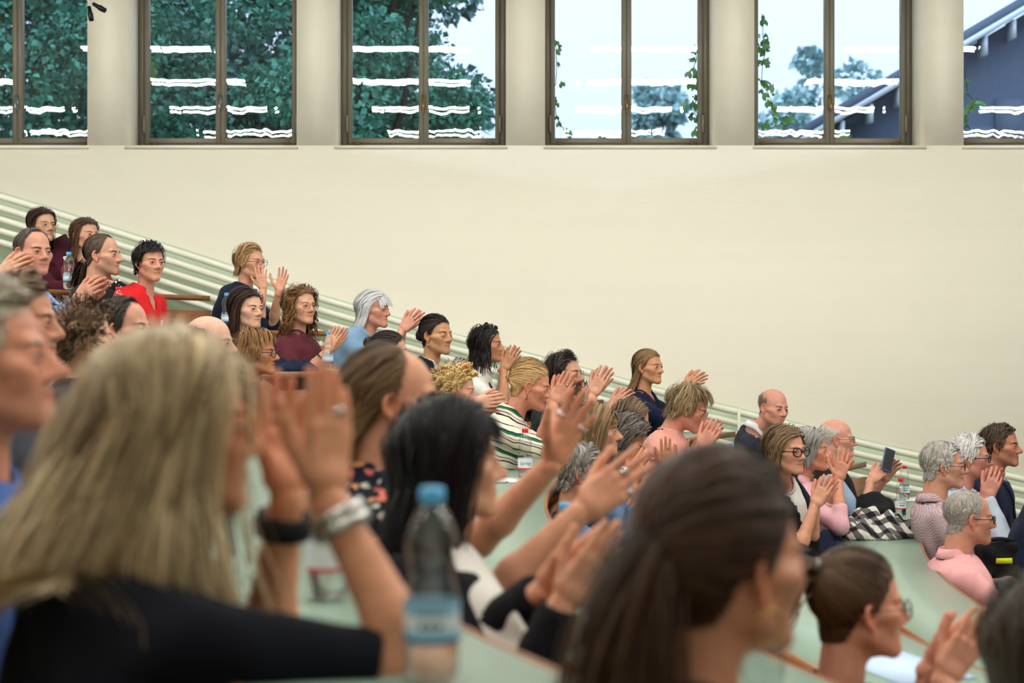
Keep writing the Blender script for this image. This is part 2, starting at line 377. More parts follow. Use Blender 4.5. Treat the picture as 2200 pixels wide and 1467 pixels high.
def clumps(rng, roots, per=9):
    """index of the lock each strand belongs to"""
    n = len(roots); g = roots[rng.choice(n, max(n // per, 4), replace=False)]
    return np.argmin(((roots[:, None] - g[None]) ** 2).sum(-1), 1)
def hair_cols(rng, n, c1, c2, m=1, vary=.25, tip=None, gid=None):
    gid = np.arange(n) if gid is None else gid; k = gid.max() + 1
    a = np.clip(.6 * rng.random(k)[gid] + .55 * rng.random(n) - .07, 0, 1); base = lin(c1)[None] * (1 - a[:, None]) + lin(c2)[None] * a[:, None]; base = base * (1 + vary * (.6 * (rng.random((k, 1))[gid] * 2 - 1) + .5 * (rng.random((n, 1)) * 2 - 1)))
    if tip is None: return base
    t = np.linspace(0, 1, m)[None, :, None] ** 1.3
    return base[:, None] * (1 - t) + (lin(tip)[None] * (1 + vary * (rng.random((n, 1)) * 2 - 1)))[:, None] * t
def hair_sdf(p, sh):
    q = p.copy(); q[:, 0] = np.abs(q[:, 0])
    d = ell(q, (0, -.014, .034), (.077, .099, .084)); d = smin(d, ell(q, (0, .014, -.04), (.060, .070, .074)), .03)
    d = np.minimum(d, cone(q, (0, -.03, -.06), (0, -.055, -.25), .056, .062))
    if sh: d = np.minimum(d, cone(q, (0, -.055, -.26), (.2, -.05, -.275), .065, .07))
    return d
def grow(rng, roots, nor, m, length, comb, grav, sh=True, lift=.5, stiff=1., curl=0, cf=9, clear=.006, jit=.15, gdir=(0, 0, -1), hug=0, gid=None):
    n = len(roots); gid = np.arange(n) if gid is None else gid; K = gid.max() + 1; rn = lambda sd: rng.normal(0, sd, (K, 3))[gid] * .9 + rng.normal(0, sd, (n, 3)) * .4; L = np.broadcast_to(np.asarray(length, float), (n,))[:, None] / m; g = np.asarray(gdir, float)
    p = roots + nor * .002; d = nrm(nor * lift + comb(roots) + rn(jit))
    out = [p.copy()]; cl = clear * (.35 + .55 * rng.random(K)[gid] + .65 * rng.random(n)); jj = rn(jit * .5)
    for s in range(m):
        t = (s + 1) / m; c = comb(p)
        d = nrm(d * stiff + c * .9 * (1 - .5 * t) + g * grav * t + jj)
        p = p + d * L
        for _ in range(2):
            sd = hair_sdf(p, sh); pen = np.clip(cl - sd, 0, .03)[:, None]
            if hug: pen = pen - np.clip(sd - cl * 1.25, 0, .03)[:, None] * hug * np.clip((p[:, 2:3] + .06) / .05, 0, 1)
            if np.abs(pen).max() > 0:
                e = .002; g3 = np.stack([hair_sdf(p + e * np.eye(3)[i], sh) - sd for i in range(3)], -1); p = p + nrm(g3) * pen
        d = nrm(p - out[-1]); out.append(p.copy())
    P = np.stack(out, 1)
    if curl:
        T = nrm(np.gradient(P, axis=1)); A = nrm(np.cross(T, np.array((.3, .2, 1.)))); B = np.cross(T, A)
        s = np.cumsum(np.r_[0, np.ones(m)])[None] * L * cf * 60 / 9 ; ph = rng.random((K, 1))[gid] * 6.28 + rng.normal(0, .25, (n, 1)); am = curl * np.minimum(1, np.arange(m + 1) / 2.5)[None]
        P = P + (A * np.cos(s + ph)[..., None] + B * np.sin(s + ph)[..., None]) * am[..., None]
    return P
MATS = dict(
 skin=tint_mat('skin', .48, .35, bump=.12, bscale=900, vary=.10), hair=tint_mat('hair', .48, .25), eye=tint_mat('eye', .08, .6),
 lens=None, frame_black=mat('black frame', (22, 22, 26), .25, .5), frame_gold=mat('gold frame', (176, 140, 96), .3, .5, metal=.9), frame_brown=mat('brown frame', (70, 42, 30), .3, .5), frame_gray=mat('grey frame', (90, 92, 96), .3, .5, metal=.6), frame_blue=mat('dark blue frame', (40, 46, 66), .3, .5),
 white_card=mat('white card', (240, 240, 238), .6), ink=mat('ink', (90, 90, 100), .6), silver=mat('silver', (205, 203, 198), .2, .5, metal=1), gold=mat('gold', (205, 160, 80), .22, .5, metal=1), pearl=mat('pearl', (238, 232, 222), .2, .5),
 black_cloth=mat('black cloth', (24, 24, 26), .8), shoe=mat('shoe', (30, 26, 24), .4), trousers_a=mat('navy trousers', (38, 42, 58), .85), trousers_b=mat('charcoal trousers', (48, 48, 52), .85), trousers_c=mat('denim trousers', (62, 78, 108), .85),
 scrunchie=mat('grey velvet', (150, 160, 150), .9, sheen=.5), green_ribbon=mat('green ribbon', (40, 92, 66), .6),
)
def thin_glass(name, gloss=.08, tint=(1, 1, 1), rough=.0, wave=0, edge=.4):
    m = bpy.data.materials.new(name); m.use_nodes = True; nt = m.node_tree; nt.nodes.remove(nt.nodes['Principled BSDF']); out = nt.nodes['Material Output']
    tr = nt.nodes.new('ShaderNodeBsdfTransparent'); tr.inputs['Color'].default_value = (*tint, 1); gl = nt.nodes.new('ShaderNodeBsdfGlossy'); gl.inputs['Roughness'].default_value = rough
    lw = nt.nodes.new('ShaderNodeLayerWeight'); lw.inputs['Blend'].default_value = .5; mx = nt.nodes.new('ShaderNodeMixShader')
    pw = nt.nodes.new('ShaderNodeMath'); pw.operation = 'POWER'; pw.inputs[1].default_value = 4; mu = nt.nodes.new('ShaderNodeMath'); mu.operation = 'MULTIPLY_ADD'; mu.inputs[1].default_value = edge; mu.inputs[2].default_value = gloss
    nt.links.new(lw.outputs['Facing'], pw.inputs[0]); nt.links.new(pw.outputs[0], mu.inputs[0]); nt.links.new(mu.outputs[0], mx.inputs[0]); nt.links.new(tr.outputs[0], mx.inputs[1]); nt.links.new(gl.outputs[0], mx.inputs[2]); nt.links.new(mx.outputs[0], out.inputs['Surface'])
    if wave:
        tc = nt.nodes.new('ShaderNodeTexCoord'); mp = nt.nodes.new('ShaderNodeMapping'); mp.inputs['Scale'].default_value = (3.2, 1, .5); n = nt.nodes.new('ShaderNodeTexNoise'); n.inputs['Scale'].default_value = 3.; n.inputs['Detail'].default_value = 1.5
        nt.links.new(tc.outputs['Object'], mp.inputs[0]); nt.links.new(mp.outputs[0], n.inputs['Vector']); bp = nt.nodes.new('ShaderNodeBump'); bp.inputs['Strength'].default_value = 1; bp.inputs['Distance'].default_value = wave
        nt.links.new(n.outputs['Fac'], bp.inputs['Height']); nt.links.new(bp.outputs[0], gl.inputs['Normal'])
    return m
MATS['lens'] = thin_glass('spectacle lens', .02, edge=.1)
PCOUNT = 0
# ------------------------------------------------------------------ people
def rot_axis(ax, a):
    ax = nrm(ax); K = np.array([[0, -ax[2], ax[1]], [ax[2], 0, -ax[0]], [-ax[1], ax[0], 0]])
    return np.eye(3) + math.sin(a) * K + (1 - math.cos(a)) * K @ K
def head_rot(yaw, pitch, roll=0):
    a, p = math.radians(yaw), math.radians(pitch)
    f = np.array((math.cos(a) * math.cos(p), math.sin(a) * math.cos(p), math.sin(p))); r = nrm(np.cross(f, (0, 0, 1))); u = np.cross(r, f)
    if roll: M = rot_axis(f, math.radians(roll)); r, u = M @ r, M @ u
    return np.stack([r, f, u], 1)
def clap(u, v, dy=-.05, ang=55, dep=0, gap=.05, pose='flat', pose2=None, da=14, off=(0, 0), turn=0, only=None):
    h = [dict(s='R', u=u, v=v, dy=dy, ang=ang, dep=dep, pose=pose, k=-gap / 2, turn=turn), dict(s='L', u=u + off[0], v=v + off[1], dy=dy, ang=ang - da, dep=dep, pose=pose2 or pose, k=gap / 2, turn=-turn)]
    return [x for x in h if only is None or x['s'] in only]
TORSO_S = [-.2, 0, .22, .45, .66, .82, .90, .95, 1.0, 1.05]
TORSO_W = {'m': [.165, .170, .160, .168, .178, .170, .150, .115, .076, .066], 'f': [.175, .178, .150, .148, .152, .145, .128, .098, .064, .055]}
TORSO_D = {'m': [.120, .125, .122, .122, .124, .118, .106, .092, .066, .045], 'f': [.120, .122, .108, .106, .114, .106, .095, .081, .057, .040]}
TORSO_C = {'m': [0, .010, .015, .015, .010, .0, -.006, -.004, .002, .008], 'f': [0, .004, .006, .012, .020, .008, -.004, -.004, .002, .008]}

def glasses_mesh(g, top, X):
    mb = MB(); rx, rz, t = g.get('rx', .0255), g.get('rz', .0205), g.get('t', .0016); sq = g.get('sq', 2.0); cy, cz = .101, g.get('z', -.003)
    th = np.linspace(0, 2 * np.pi, 25)[:-1]; lens = []
    for sx in (-1, 1):
        c, s = np.cos(th), np.sin(th); P = np.stack([sx * .0335 + rx * np.sign(c) * np.abs(c) ** (2 / sq), cy - .10 * (rx * c * sx * .35 + .0) ** 2 * 20 - (np.abs(sx * .0335 + rx * c) - .03) * .16, cz + rz * np.sign(s) * np.abs(s) ** (2 / sq)], 1)
        if g.get('cat'): P[:, 2] += .006 * np.clip(sx * (P[:, 0]) / .05, 0, 1.3) * (P[:, 2] > cz)
        lens.append(P); PP = np.vstack([P, P[:2]]); mb.tube(PP, t, 6, cap=False, up=(0, 1, .01))
        o = (sx * (.0335 + rx), cy - .008, cz + .005); mb.tube([o, (sx * .073, .085, cz + .006), (sx * .0765, .04, cz + .006), (sx * .0775, -.004, cz + .006), (sx * .077, -.022, cz - .016)], [t, t, t * .9, t * .9, t * .8], 5)
    mb.tube([(-.0335 + rx * .96, cy, cz + .003), (0, cy + .004, cz + .007), (.0335 - rx * .96, cy, cz + .003)], t * .9, 5, up=(0, 1, .1))
    mb.v = [X(v) for v in mb.v]; o = mb.build('glasses', MATS[g.get('m', 'frame_black')], top)
    lm = MB()
    for P in lens: n = len(P); lm.add(X(np.vstack([P, P.mean(0)[None] + (0, .001, 0)])), T=[(i, (i + 1) % n, n) for i in range(n)])
    lm.build('lens', MATS['lens'], o)

def style_hair(rng, hs, V, N, Q, top, X, Rg, quality):
    """builds the hair mesh (shell under ribbons) in head space"""
    st = hs['style']; line = hs.get('line', 'full'); c1, c2 = hs['c']; q = quality
    m = hair_mask(V, line); mb = MB()
    m = m + rng.normal(0, .0012, len(m)); fm = m[Q].min(1) > -.002; qs = Q[fm]; used = np.unique(qs); re = -np.ones(len(V), int); re[used] = np.arange(len(used))
    th = hs.get('th', .008) * np.clip((m[used] + .004) / .022, 0, 1) ** .6
    nz = .5 + .5 * np.sin(V[used, 0] * 190 + V[used, 1] * 60) * np.sin(V[used, 1] * 210 - V[used, 2] * 50)
    if hs.get('line') in ('bald', 'fringe') or (st == 'short' and hs.get('len', .05) < .026): th = th * .35
    SV = V[used] + N[used] * (th * (.85 + .3 * nz))[:, None]
    sc = (lin(c1) * .55 + lin(c2) * .45)[None] * (.72 + .28 * nz[:, None])
    if len(qs): mb.add(SV, re[qs], col=sc)
    # roots
    ok = m > .002; idx = np.where(ok[:-1] if len(ok) == len(V) else ok)[0]
    z = V[idx]; wgt = np.linalg.norm(np.c_[z[:, 0], z[:, 1]], axis=1) + .004
    qf = float(np.interp(q, [.3, 1, 1.5, 2.5, 3.5, 5], [.5, 1, 1.2, 1.7, 2.1, 2.6])); n = int(hs.get('n', 1150) * qf)
    def pick(n, w=None, idx=idx):
        ww = wgt if w is None else w; i = rng.choice(idx, n, p=ww / ww.sum()); return V[i] + N[i] * .003 + rng.normal(0, .003, (n, 3)), N[i]
    W = hs.get('w', .0024) * (1 / math.sqrt(max(qf, .6))); ms = hs.get('m', 6) + (3 if q > 2 else 0); ln = hs.get('len', .05); part = hs.get('part', -.02)
    def off_face(S):
        y, z = S[..., 1], S[..., 2]; bad = (hs.get('guard', .042) > -1) & ((y > .066) & (z < hs.get('guard', .042)) & (z > -.12) | ((y > .048) & (z < -.005) & (z > -.14))); k = np.argmax(bad, 1); hit = bad.any(1)
        return ~hit
    whorl = np.array(hs.get('whorl', (0, -.055, .105))); g = Rg
    jit = hs.get('jit', .10 if q < 2 else .05); tie = np.array(hs['tie']) if 'tie' in hs else None
    gid = [None]; col = lambda n, m=1: hair_cols(rng, n, c1, c2, m, hs.get('vary', .28), hs.get('tip'), gid[0] if gid[0] is not None and len(gid[0]) == n else None)
    if st == 'short':
        P, Nn = pick(n)
        fw = np.array(hs.get('dir', (0, .0, 0)))
        fd = np.array(hs.get('fd', (.55, -.75, .0))); gid[0] = clumps(rng, P, hs.get('per', 10))
        def comb(p):
            k = (np.clip((p[:, 1] - .0) / .05, 0, 1) * np.clip((p[:, 2] - .035) / .03, 0, 1))[:, None]; side = np.clip((np.abs(p[:, :1]) - .04) / .03, 0, 1)
            return nrm((nrm(p - whorl) + np.array((0, 0, -.5)) + fw) * (1 - k) + fd * k + np.array((0, -.45, -.5)) * side * (1 - k))
        lens = ln * (.6 + .7 * rng.random(n)) * (np.interp(P[:, 2], [-.05, .0, .04, .06], [.4, .5, .8, 1.15]) if hs.get('taper', 1) else 1)
        if ln < .026: W *= .75
        S = grow(rng, P, Nn, ms, lens, comb, .25, lift=hs.get('lift', .3 if ln > .025 else .12), clear=hs.get('clear', .009 if ln > .025 else .004), jit=jit, hug=hs.get('hug', .6), gid=gid[0], curl=hs.get('curl', 0), cf=hs.get('cf', 9), gdir=g, sh=False)
        kf = off_face(S); ribbons(mb, S[kf], W, col(n, ms + 1)[kf])
    elif st in ('bob', 'long'):
        P, Nn = pick(n)
        fr = hs.get('front', -.35); gid[0] = clumps(rng, P, hs.get('per', 14))
        def comb(p):
            x = p[:, 0] - part; s = np.tanh(x / .012); topw = np.clip((p[:, 2] - .03) / .06, 0, 1)[:, None]
            return nrm(np.stack([s * .9, np.full(len(p), fr), np.zeros(len(p))], 1) * topw + np.array((0, hs.get('sidey', -.25), -1.)) * (1.15 - topw))
        drop = np.clip((.10 - P[:, 2]) / .2, 0, 1)
        lens = ln * (1 - .35 * drop) * (.85 + .25 * rng.random(n))
        if 'face' in hs:  # strands rooted in front are shorter or longer
            lens = lens * np.where(P[:, 1] > .04, hs['face'], 1)
        S = grow(rng, P, Nn, ms + 3, lens, comb, hs.get('grav', .6), lift=hs.get('lift', .2), clear=hs.get('clear', .013), jit=jit, hug=hs.get('hug', .8), gid=gid[0], curl=hs.get('curl', 0), cf=hs.get('cf', 9), gdir=g)
        if hs.get('flip'):  # ends turn under
            t = np.linspace(0, 1, S.shape[1])[None, :, None]; ctr = np.array((0, -.02, 0)); S = S + (ctr - S) * np.array((1, 1, 0)) * np.clip((t - .72) / .28, 0, 1) ** 2 * hs['flip']
        if hs.get('wave'):
            t = np.linspace(0, 1, S.shape[1])[None, :]; ph = rng.random((n, 1)) * 1.6; ax = nrm(S[:, -1] * np.array((1, 1, 0)) + 1e-4)[:, None]; S = S + ax * (np.sin(t * hs.get('wf', 9) + ph) * t * hs['wave'])[..., None]
        if hs.get('sweep'): S[..., 1] -= hs['sweep'] * np.clip((.03 - S[..., 2]) / .3, 0, 1) * (1.15 * np.clip((.035 - P[:, 1:2]) / .10, -.25, 1))
        kf = off_face(S); ribbons(mb, S[kf], W, col(n, ms + 4)[kf], taper=hs.get('taperw', .7))
        if hs.get('bang'):
            nb = int(220 * qf); gid[0] = None; k = np.where((m > 0) & (V[:, 1] > .055) & (V[:, 2] > .06))[0]
            i = rng.choice(k, nb); S = grow(rng, V[i], N[i], 6, hs['bang'] * (.8 + .4 * rng.random(nb)), lambda p: nrm(np.stack([np.tanh((p[:, 0] - part) / .02) * .5, np.full(len(p), .7), np.full(len(p), -.9)], 1)), .5, lift=.7, clear=.010, jit=.12, gdir=g, sh=False)
            ribbons(mb, S, W, col(nb, 7))
    elif st in ('back', 'tie'):
        P, Nn = pick(n); gid[0] = clumps(rng, P, 12)
        if st == 'tie':
            comb = lambda p: nrm(tie - p); lens = np.linalg.norm(tie - P, axis=1) * 1.18
        else:
            d0 = np.array(hs.get('dir', (0, -1, -.15))); comb = lambda p: nrm(d0 + np.stack([p[:, 0] * 1.5, 0 * p[:, 0], -np.clip(-p[:, 1] - .05, 0, 1) * 14], 1)); lens = ln * (.7 + .5 * rng.random(n))
        S = grow(rng, P, Nn, ms, lens, comb, hs.get('grav', .0 if st == 'tie' else .45), lift=.12, clear=hs.get('clear', .007), jit=jit * .6, hug=.9, gid=gid[0], curl=hs.get('curl', 0), gdir=g, sh=st != 'tie', stiff=.6)
        if st == 'tie' and hs.get('bulge'): S[..., 2] += hs['bulge'] * np.sin(np.linspace(0, np.pi, ms + 1))[None] * np.clip(S[..., 2] / .1, 0, 1)
        ribbons(mb, S, W, col(n, ms + 1), taper=.5)
    elif st == 'curly':
        n = int(n * hs.get('cn', .62)); P, Nn = pick(n); gid[0] = clumps(rng, P, hs.get('per', 5)); W *= hs.get('cw', 1.25)
        def comb(p): return nrm(np.stack([np.tanh((p[:, 0] - part) / .03) * .8, np.full(len(p), hs.get('front', -.3)), np.zeros(len(p))], 1) * np.clip((p[:, 2] - .02) / .08, 0, 1)[:, None] + np.array((0, 0, -1.)) * (.6 if ln > .12 else .15) + nrm(p) * hs.get('puff', .12 if ln > .12 else .5))
        lens = ln * (.6 + .6 * rng.random(n)); ms2 = ms + (14 if ln > .12 else 7)
        S = grow(rng, P, Nn, ms2, lens, comb, .5 if ln > .12 else .1, lift=hs.get('lift', .8 if ln < .12 else .4), clear=hs.get('clear', .03), jit=.2, curl=hs.get('curl', .011), cf=hs.get('cf', 12), gdir=g, gid=gid[0], hug=hs.get('hug', .5 if ln > .12 else 0))
        kf = off_face(S); ribbons(mb, S[kf], W, col(n, ms2 + 1)[kf], taper=.6)
    mb.v = [X(v) for v in mb.v]
    o = mb.build('hair', MATS['hair'], top, tint=True)
    if hs.get('gray_label'): o['label'] = hs['gray_label']
    if 'tail' in hs:
        t = hs['tail']; mb = MB(); n = int(t.get('n', 120) * 2.6 * qf); P = tie + rng.normal(0, t.get('r', .009), (n, 3)); gid[0] = clumps(rng, P, 9); d0 = nrm(np.array(t.get('dir', (0, -1, .1))))
        S = grow(rng, P, np.repeat(d0[None], n, 0), 12, t['len'] * (.75 + .35 * rng.random(n)), lambda p: np.repeat(d0[None], len(p), 0) * .25, t.get('grav', 1.3), lift=1., clear=.012, jit=.08, curl=t.get('curl', 0), cf=6, gdir=g, stiff=.9, gid=gid[0])
        tt = np.linspace(0, 1, S.shape[1])[None, :, None]; ax = S.mean(0, keepdims=True); S = ax + (S - ax) * (1 + t.get('fat', .9) * np.sin(np.pi * np.clip(tt * 1.05, 0, 1)) ** .7 - .35 * tt)
        ribbons(mb, S, W * 1.15, col(n, 13), ctr=tuple(ax[0].mean(0) + np.array((0, .06, 0))), taper=.7); mb.v = [X(v) for v in mb.v]
        mb.build('ponytail', MATS['hair'], top, tint=True)
        mb = MB(); a = np.linspace(0, 2 * np.pi, 13); e1 = nrm(np.cross(d0, (0, .1, 1))); e2 = np.cross(e1, d0); rr = t.get('tie_r', .014)
        mb.tube(X(tie + d0 * .006 + rr * (np.cos(a)[:, None] * e1 + np.sin(a)[:, None] * e2)), t.get('tie_t', .004), 6, cap=False); mb.build('hair_tie', MATS[t.get('tie_m', 'black_cloth')], top)
    if 'bun' in hs:
        b = hs['bun']; mb = MB(); n = int(200 * qf); gid[0] = None; c = tie + np.array(b.get('off', (0, -.015, 0))); r = b['r']
        a = rng.random((n, 1)) * 6.28; inc = rng.normal(0, .6, (n, 1)); s = np.linspace(0, 2.2, 9)[None]
        pp = np.stack([np.cos(a + s) * np.cos(inc), np.sin(inc) + 0 * s, np.sin(a + s) * np.cos(inc)], -1); pp = nrm(pp) * r * (.85 + .3 * rng.random((n, 1, 1)))
        ribbons(mb, c + pp, W * 1.1, col(n, 9), ctr=tuple(c)); 
        V2, Q2 = surfnet(lambda p: ell(p, c, (r * .9, r * .9, r * .9)), c - r - .01, c + r + .01, .008); mb.add(V2, Q2, col=lin(c1) * .6)
        mb.v = [X(v) for v in mb.v]; mb.build('bun', MATS['hair'], top, tint=True)

_SY = {}
def surf_y(x, z, v):
    k = (tuple(x), tuple(sorted(v.items())))
    if k not in _SY:
        y = np.full(len(x), .13)
        for _ in range(14): y = y - np.clip(head_sdf(np.stack([x, y, z], 1), v), -.02, .02)
        _SY[k] = y
    return _SY[k]
def person(label, u, v, Y, yaw, pitch=0, roll=0, sex='f', scale=None, skin=(214, 160, 128), face=None, hair=None, top=None, hands=(), glasses=None, row=0, body=None, lean=.07, side=0,
           q=1., hv=.0042, tagp=None, extras=(), beard=None, brow=None, iris=(70, 55, 40), gaze=(0, 0), blush=1., legs=True, torso=True, lips=1., seed=None, sweight=1., off=(0, 0, 0), trousers=(45, 48, 60), nboff=(0, 0, 0)):
    global PCOUNT
    PCOUNT += 1; rng = np.random.default_rng(seed if seed is not None else PCOUNT * 17 + 3)
    sc = scale or (1.04 if sex == 'm' else .98); H = at(u, v, Y); R = head_rot(yaw, pitch, roll)
    byaw = math.radians(yaw * .6 if body is None else body); fb = np.array((math.cos(byaw), math.sin(byaw), 0)); rb = np.array((math.sin(byaw), -math.cos(byaw), 0))
    fc = dict(jaw=1.06, neck=.060) if sex == 'm' else dict(jaw=.95, neck=.050)
    fc.update(face or {})
    X = lambda p: H + sc * (np.asarray(p, float) @ R.T)
    Nb = X((0, -.046, -.168)) + np.array(nboff); fl = FLOOR(row)
    hip = np.array((*(Nb - fb * lean + rb * side)[:2], max(fl + .50, Nb[2] - .62)))
    if row in ROWY:     # sit on the bench: between the desk behind and the desk in front
        b_ = float(bow(np.array(hip[1]))); lo_, hi_ = XF(row - 1) + b_ + .15, XF(row) - .41 + b_ - .12; hip[0] = np.clip(hip[0], max(lo_, hip[0] - .30), max(min(hi_, hip[0] + .30), lo_) if hip[0] < lo_ or hip[0] > hi_ else hip[0]) if not (lo_ <= hip[0] <= hi_) else hip[0]
        if hip[0] < lo_: hip[0] = min(lo_, hip[0] + .30)
    root = empty('person', (hip[0], hip[1], fl)); tag(root, label, 'person')
    sk = lin(skin); sk = (sk * .90 + .10 * sk.mean()) * 1.06; bm = MB()
    # head and neck
    V, Q, T, N = head_mesh(fc); Vh = V.copy(); wsc = fc.get('_w', 1)
    ax = np.abs(V[:, 0]); c = np.repeat(sk[None], len(V), 0)
    def gs(p, s): return np.exp(-(((np.stack([ax, V[:, 1], V[:, 2]], 1) - np.asarray(p)) / np.asarray(s)) ** 2).sum(1))[:, None]
    lip = np.clip(gs((.006, .094, -.0650), (.0155, .02, .0075)) * 1.5, 0, 1) * .75 * lips; ck = (gs((.042, .07, -.03), (.02, .04, .02)) * .6 + gs((0, .11, -.03), (.015, .03, .016)) * .55 + gs((0, .08, -.1), (.02, .03, .015)) * .25) * blush
    c = c * (1 - lip) + (sk * np.array((.80, .44, .42))) * lip; c = c * (1 - ck * np.array((.03, .22, .25)))
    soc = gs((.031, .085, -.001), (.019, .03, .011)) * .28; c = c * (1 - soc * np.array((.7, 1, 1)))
    if sex == 'm' or beard:
        bd = np.clip(gs((.02, .08, -.085), (.035, .05, .032)) + gs((.05, .03, -.075), (.025, .045, .03)), 0, 1) * (.16 if not beard else beard.get('s', .3)) * (1 - lip)
        bc = lin((120, 105, 95)) if not beard else lin(beard['c'][0]); c = c * (1 - bd) + bc * bd
    hm = None
    if hair and hair.get('style') != 'none':
        hm = hair_mask(V, hair.get('line', 'full'))
        if True:
            f2 = np.clip((hair_mask(V, hair.get('line', 'full')) + .008) / .018, 0, 1)[:, None] * hair.get('scalp', .55 if hair.get('line', 'full') != 'full' else .85); c = c * (1 - f2) + lin(hair['c'][0]) * .9 * f2
    bm.add(X(Vh) + np.clip((-.07 - V[:, 2:3]) / .098, 0, 1.15) * np.array(nboff), Q, T, col=c)
    E, EQ = ear_mesh(); es = fc.get('ear', 1.04 if sex == 'm' else .98)
    for sx in (-1, 1):
        a = .30; ca, sa = math.cos(a), math.sin(a)
        e = E * es; e = np.stack([e[:, 0] * ca - e[:, 1] * sa * 1.0, e[:, 0] * sa + e[:, 1] * ca, e[:, 2]], 1)
        e = e + np.array((.0735 * (1), -.006, -.012)); e[:, 0] *= sx
        bm.add(X(e), EQ if sx > 0 else EQ[:, ::-1], col=sk * np.array((1.0, .80, .76)))
    # shoulders, arms
    upv = nrm(Nb - hip); L = np.linalg.norm(Nb - hip); fb2 = nrm(fb - upv * (fb @ upv)); M3 = np.stack([rb, fb2, upv], 1)
    sw = (.168 if sex == 'm' else .148) * sweight; s_ = sc / (1.04 if sex == 'm' else .98)
    arms = []
    hd = {}
    for h in hands: hd[h['s']] = h
    for s, sgn in (('R', 1), ('L', -1)):
        S = Nb - upv * .075 + rb * sgn * sw + fb2 * .0
        if s in hd:
            h = hd[s]; C = at(h['u'], h['v'], Y + h['dy']) + (-rb) * h.get('k', 0) * -1 * -1 if False else at(h['u'], h['v'], Y + h['dy']) - rb * h.get('k', 0)
            a = math.radians(h['ang']); f = nrm(np.array((math.cos(a) * math.cos(math.radians(h.get('dep', 0))), math.sin(math.radians(h.get('dep', 0))), math.sin(a) * math.cos(math.radians(h.get('dep', 0))))))
            zt = rb * sgn; zt = nrm(zt - f * (zt @ f))
            if h.get('turn'): zt = rot_axis(f, math.radians(h['turn'])) @ zt
            hs = h.get('sc', sc * (1. if sex == 'm' else .95)); W = C - f * .055 * hs; Rh = np.stack([np.cross(f, zt), f, zt], 1)
            fa = h.get('fa')  # forearm direction offset
            l1, l2 = .29 * sc, .255 * sc; d = W - S; D = np.linalg.norm(d)
            if D > (l1 + l2) * .995:
                k = D / ((l1 + l2) * .995); l1 *= k; l2 *= k
            x = (l1 * l1 - l2 * l2 + D * D) / (2 * D); hgt = math.sqrt(max(l1 * l1 - x * x, 1e-6)); hint = np.array((0, 0, -1.)) + rb * sgn * h.get('out', .35) - fb2 * .2
            if 'hint' in h: hint = np.asarray(h['hint'], float)
            hint = nrm(hint - nrm(d) * (hint @ nrm(d))); El = S + nrm(d) * x + hint * hgt
            arms.append((s, sgn, S, El, W, (h, Rh, hs)))
        else:
            El = S + nrm(-upv * 1. + rb * sgn * .18 + fb2 * .25) * .28 * sc; W = El + nrm(fb2 * .9 - upv * .35 - rb * sgn * .45) * .25 * sc
            f = nrm(W - El); zt = nrm(np.array((0, 0, 1.)) - f * f[2]); arms.append((s, sgn, S, El, W, (dict(pose='relax'), np.stack([np.cross(f, zt), f, zt], 1), sc * (1 if sex == 'm' else .95))))
    Tw, Td, Tc = TORSO_W[sex], TORSO_D[sex], TORSO_C[sex]; fat = top.get('fat', 1.) if top else 1.
    def torso_d(p, off):
        q_ = (p - hip) @ M3; s = q_[:, 2] / L; w = np.interp(s, TORSO_S, Tw) * sweight; d = np.interp(s, TORSO_S, Td); cc = np.interp(s, TORSO_S, Tc)
        w = w * np.where(s < .7, fat, 1) + off; d = d * np.where(s < .7, fat, 1) + off; e = (np.abs(q_[:, 0] / w) ** 2.4 + np.abs((q_[:, 1] - cc) / d) ** 2.4) ** (1 / 2.4)
        return np.maximum((e - 1) * np.minimum(w, d) * .8, np.maximum(-.16 * L - q_[:, 2], q_[:, 2] - 1.05 * L))
    fr = .90 if sex == 'm' else .82
    hq = .0038 if q >= 2 else .0052
    def skin_f(p):
        d = np.maximum(torso_d(p, -.012), hip[2] + L * .35 - p[:, 2])
        for s, sgn, S, El, W, _ in arms:
            d = smin(d, cone(p, S - upv * .012, El, .050 * fr, .041 * fr), .02)
            mid = El + (W - El) * .3; d = smin(d, cone(p, El, mid, .040 * fr, .043 * fr), .015); d = smin(d, cone(p, mid, W, .042 * fr, .0275 * fr), .015)
        return d
    allp = np.array([hip + upv * L * .3, Nb + upv * .03] + [x for a in arms for x in a[2:5]])
    if torso:
        lo, hi = allp.min(0) - .17, allp.max(0) + .10; lo[:2] -= .05; hi[:2] += .1
        sv, sq = surfnet(skin_f, lo, hi, (.018 if q < 2 else .013), newton=2); bm.add(sv, sq, col=sk)
    bones = {}
    for s, sgn, S, El, W, (h, Rh, hs) in arms:
        hv_, hq_ = hand_mesh(h['pose'], hq if s in hd else .008); g = hv_ * hs
        if s == 'L': g = g * np.array((-1, 1, 1))
        pk = np.clip(-hv_[:, 2] / .012, 0, 1)[:, None] * .5 + np.clip((hv_[:, 1] - .11) / .06, 0, 1)[:, None] * .5
        kn = np.exp(-((hv_[:, 1] - .093) / .008) ** 2)[:, None] * (hv_[:, 2:3] > .004) * .35
        hc = sk * (1 - np.array((.02, .20, .22)) * pk) * (1 - kn * np.array((.08, .25, .25))); P = W + g @ Rh.T
        bm.add(P, hq_ if s == 'R' else hq_[:, ::-1], col=hc); bones[s] = (S, El, W, Rh, hs, h)
    body_o = bm.build('body', MATS['skin'], root, tint=True)
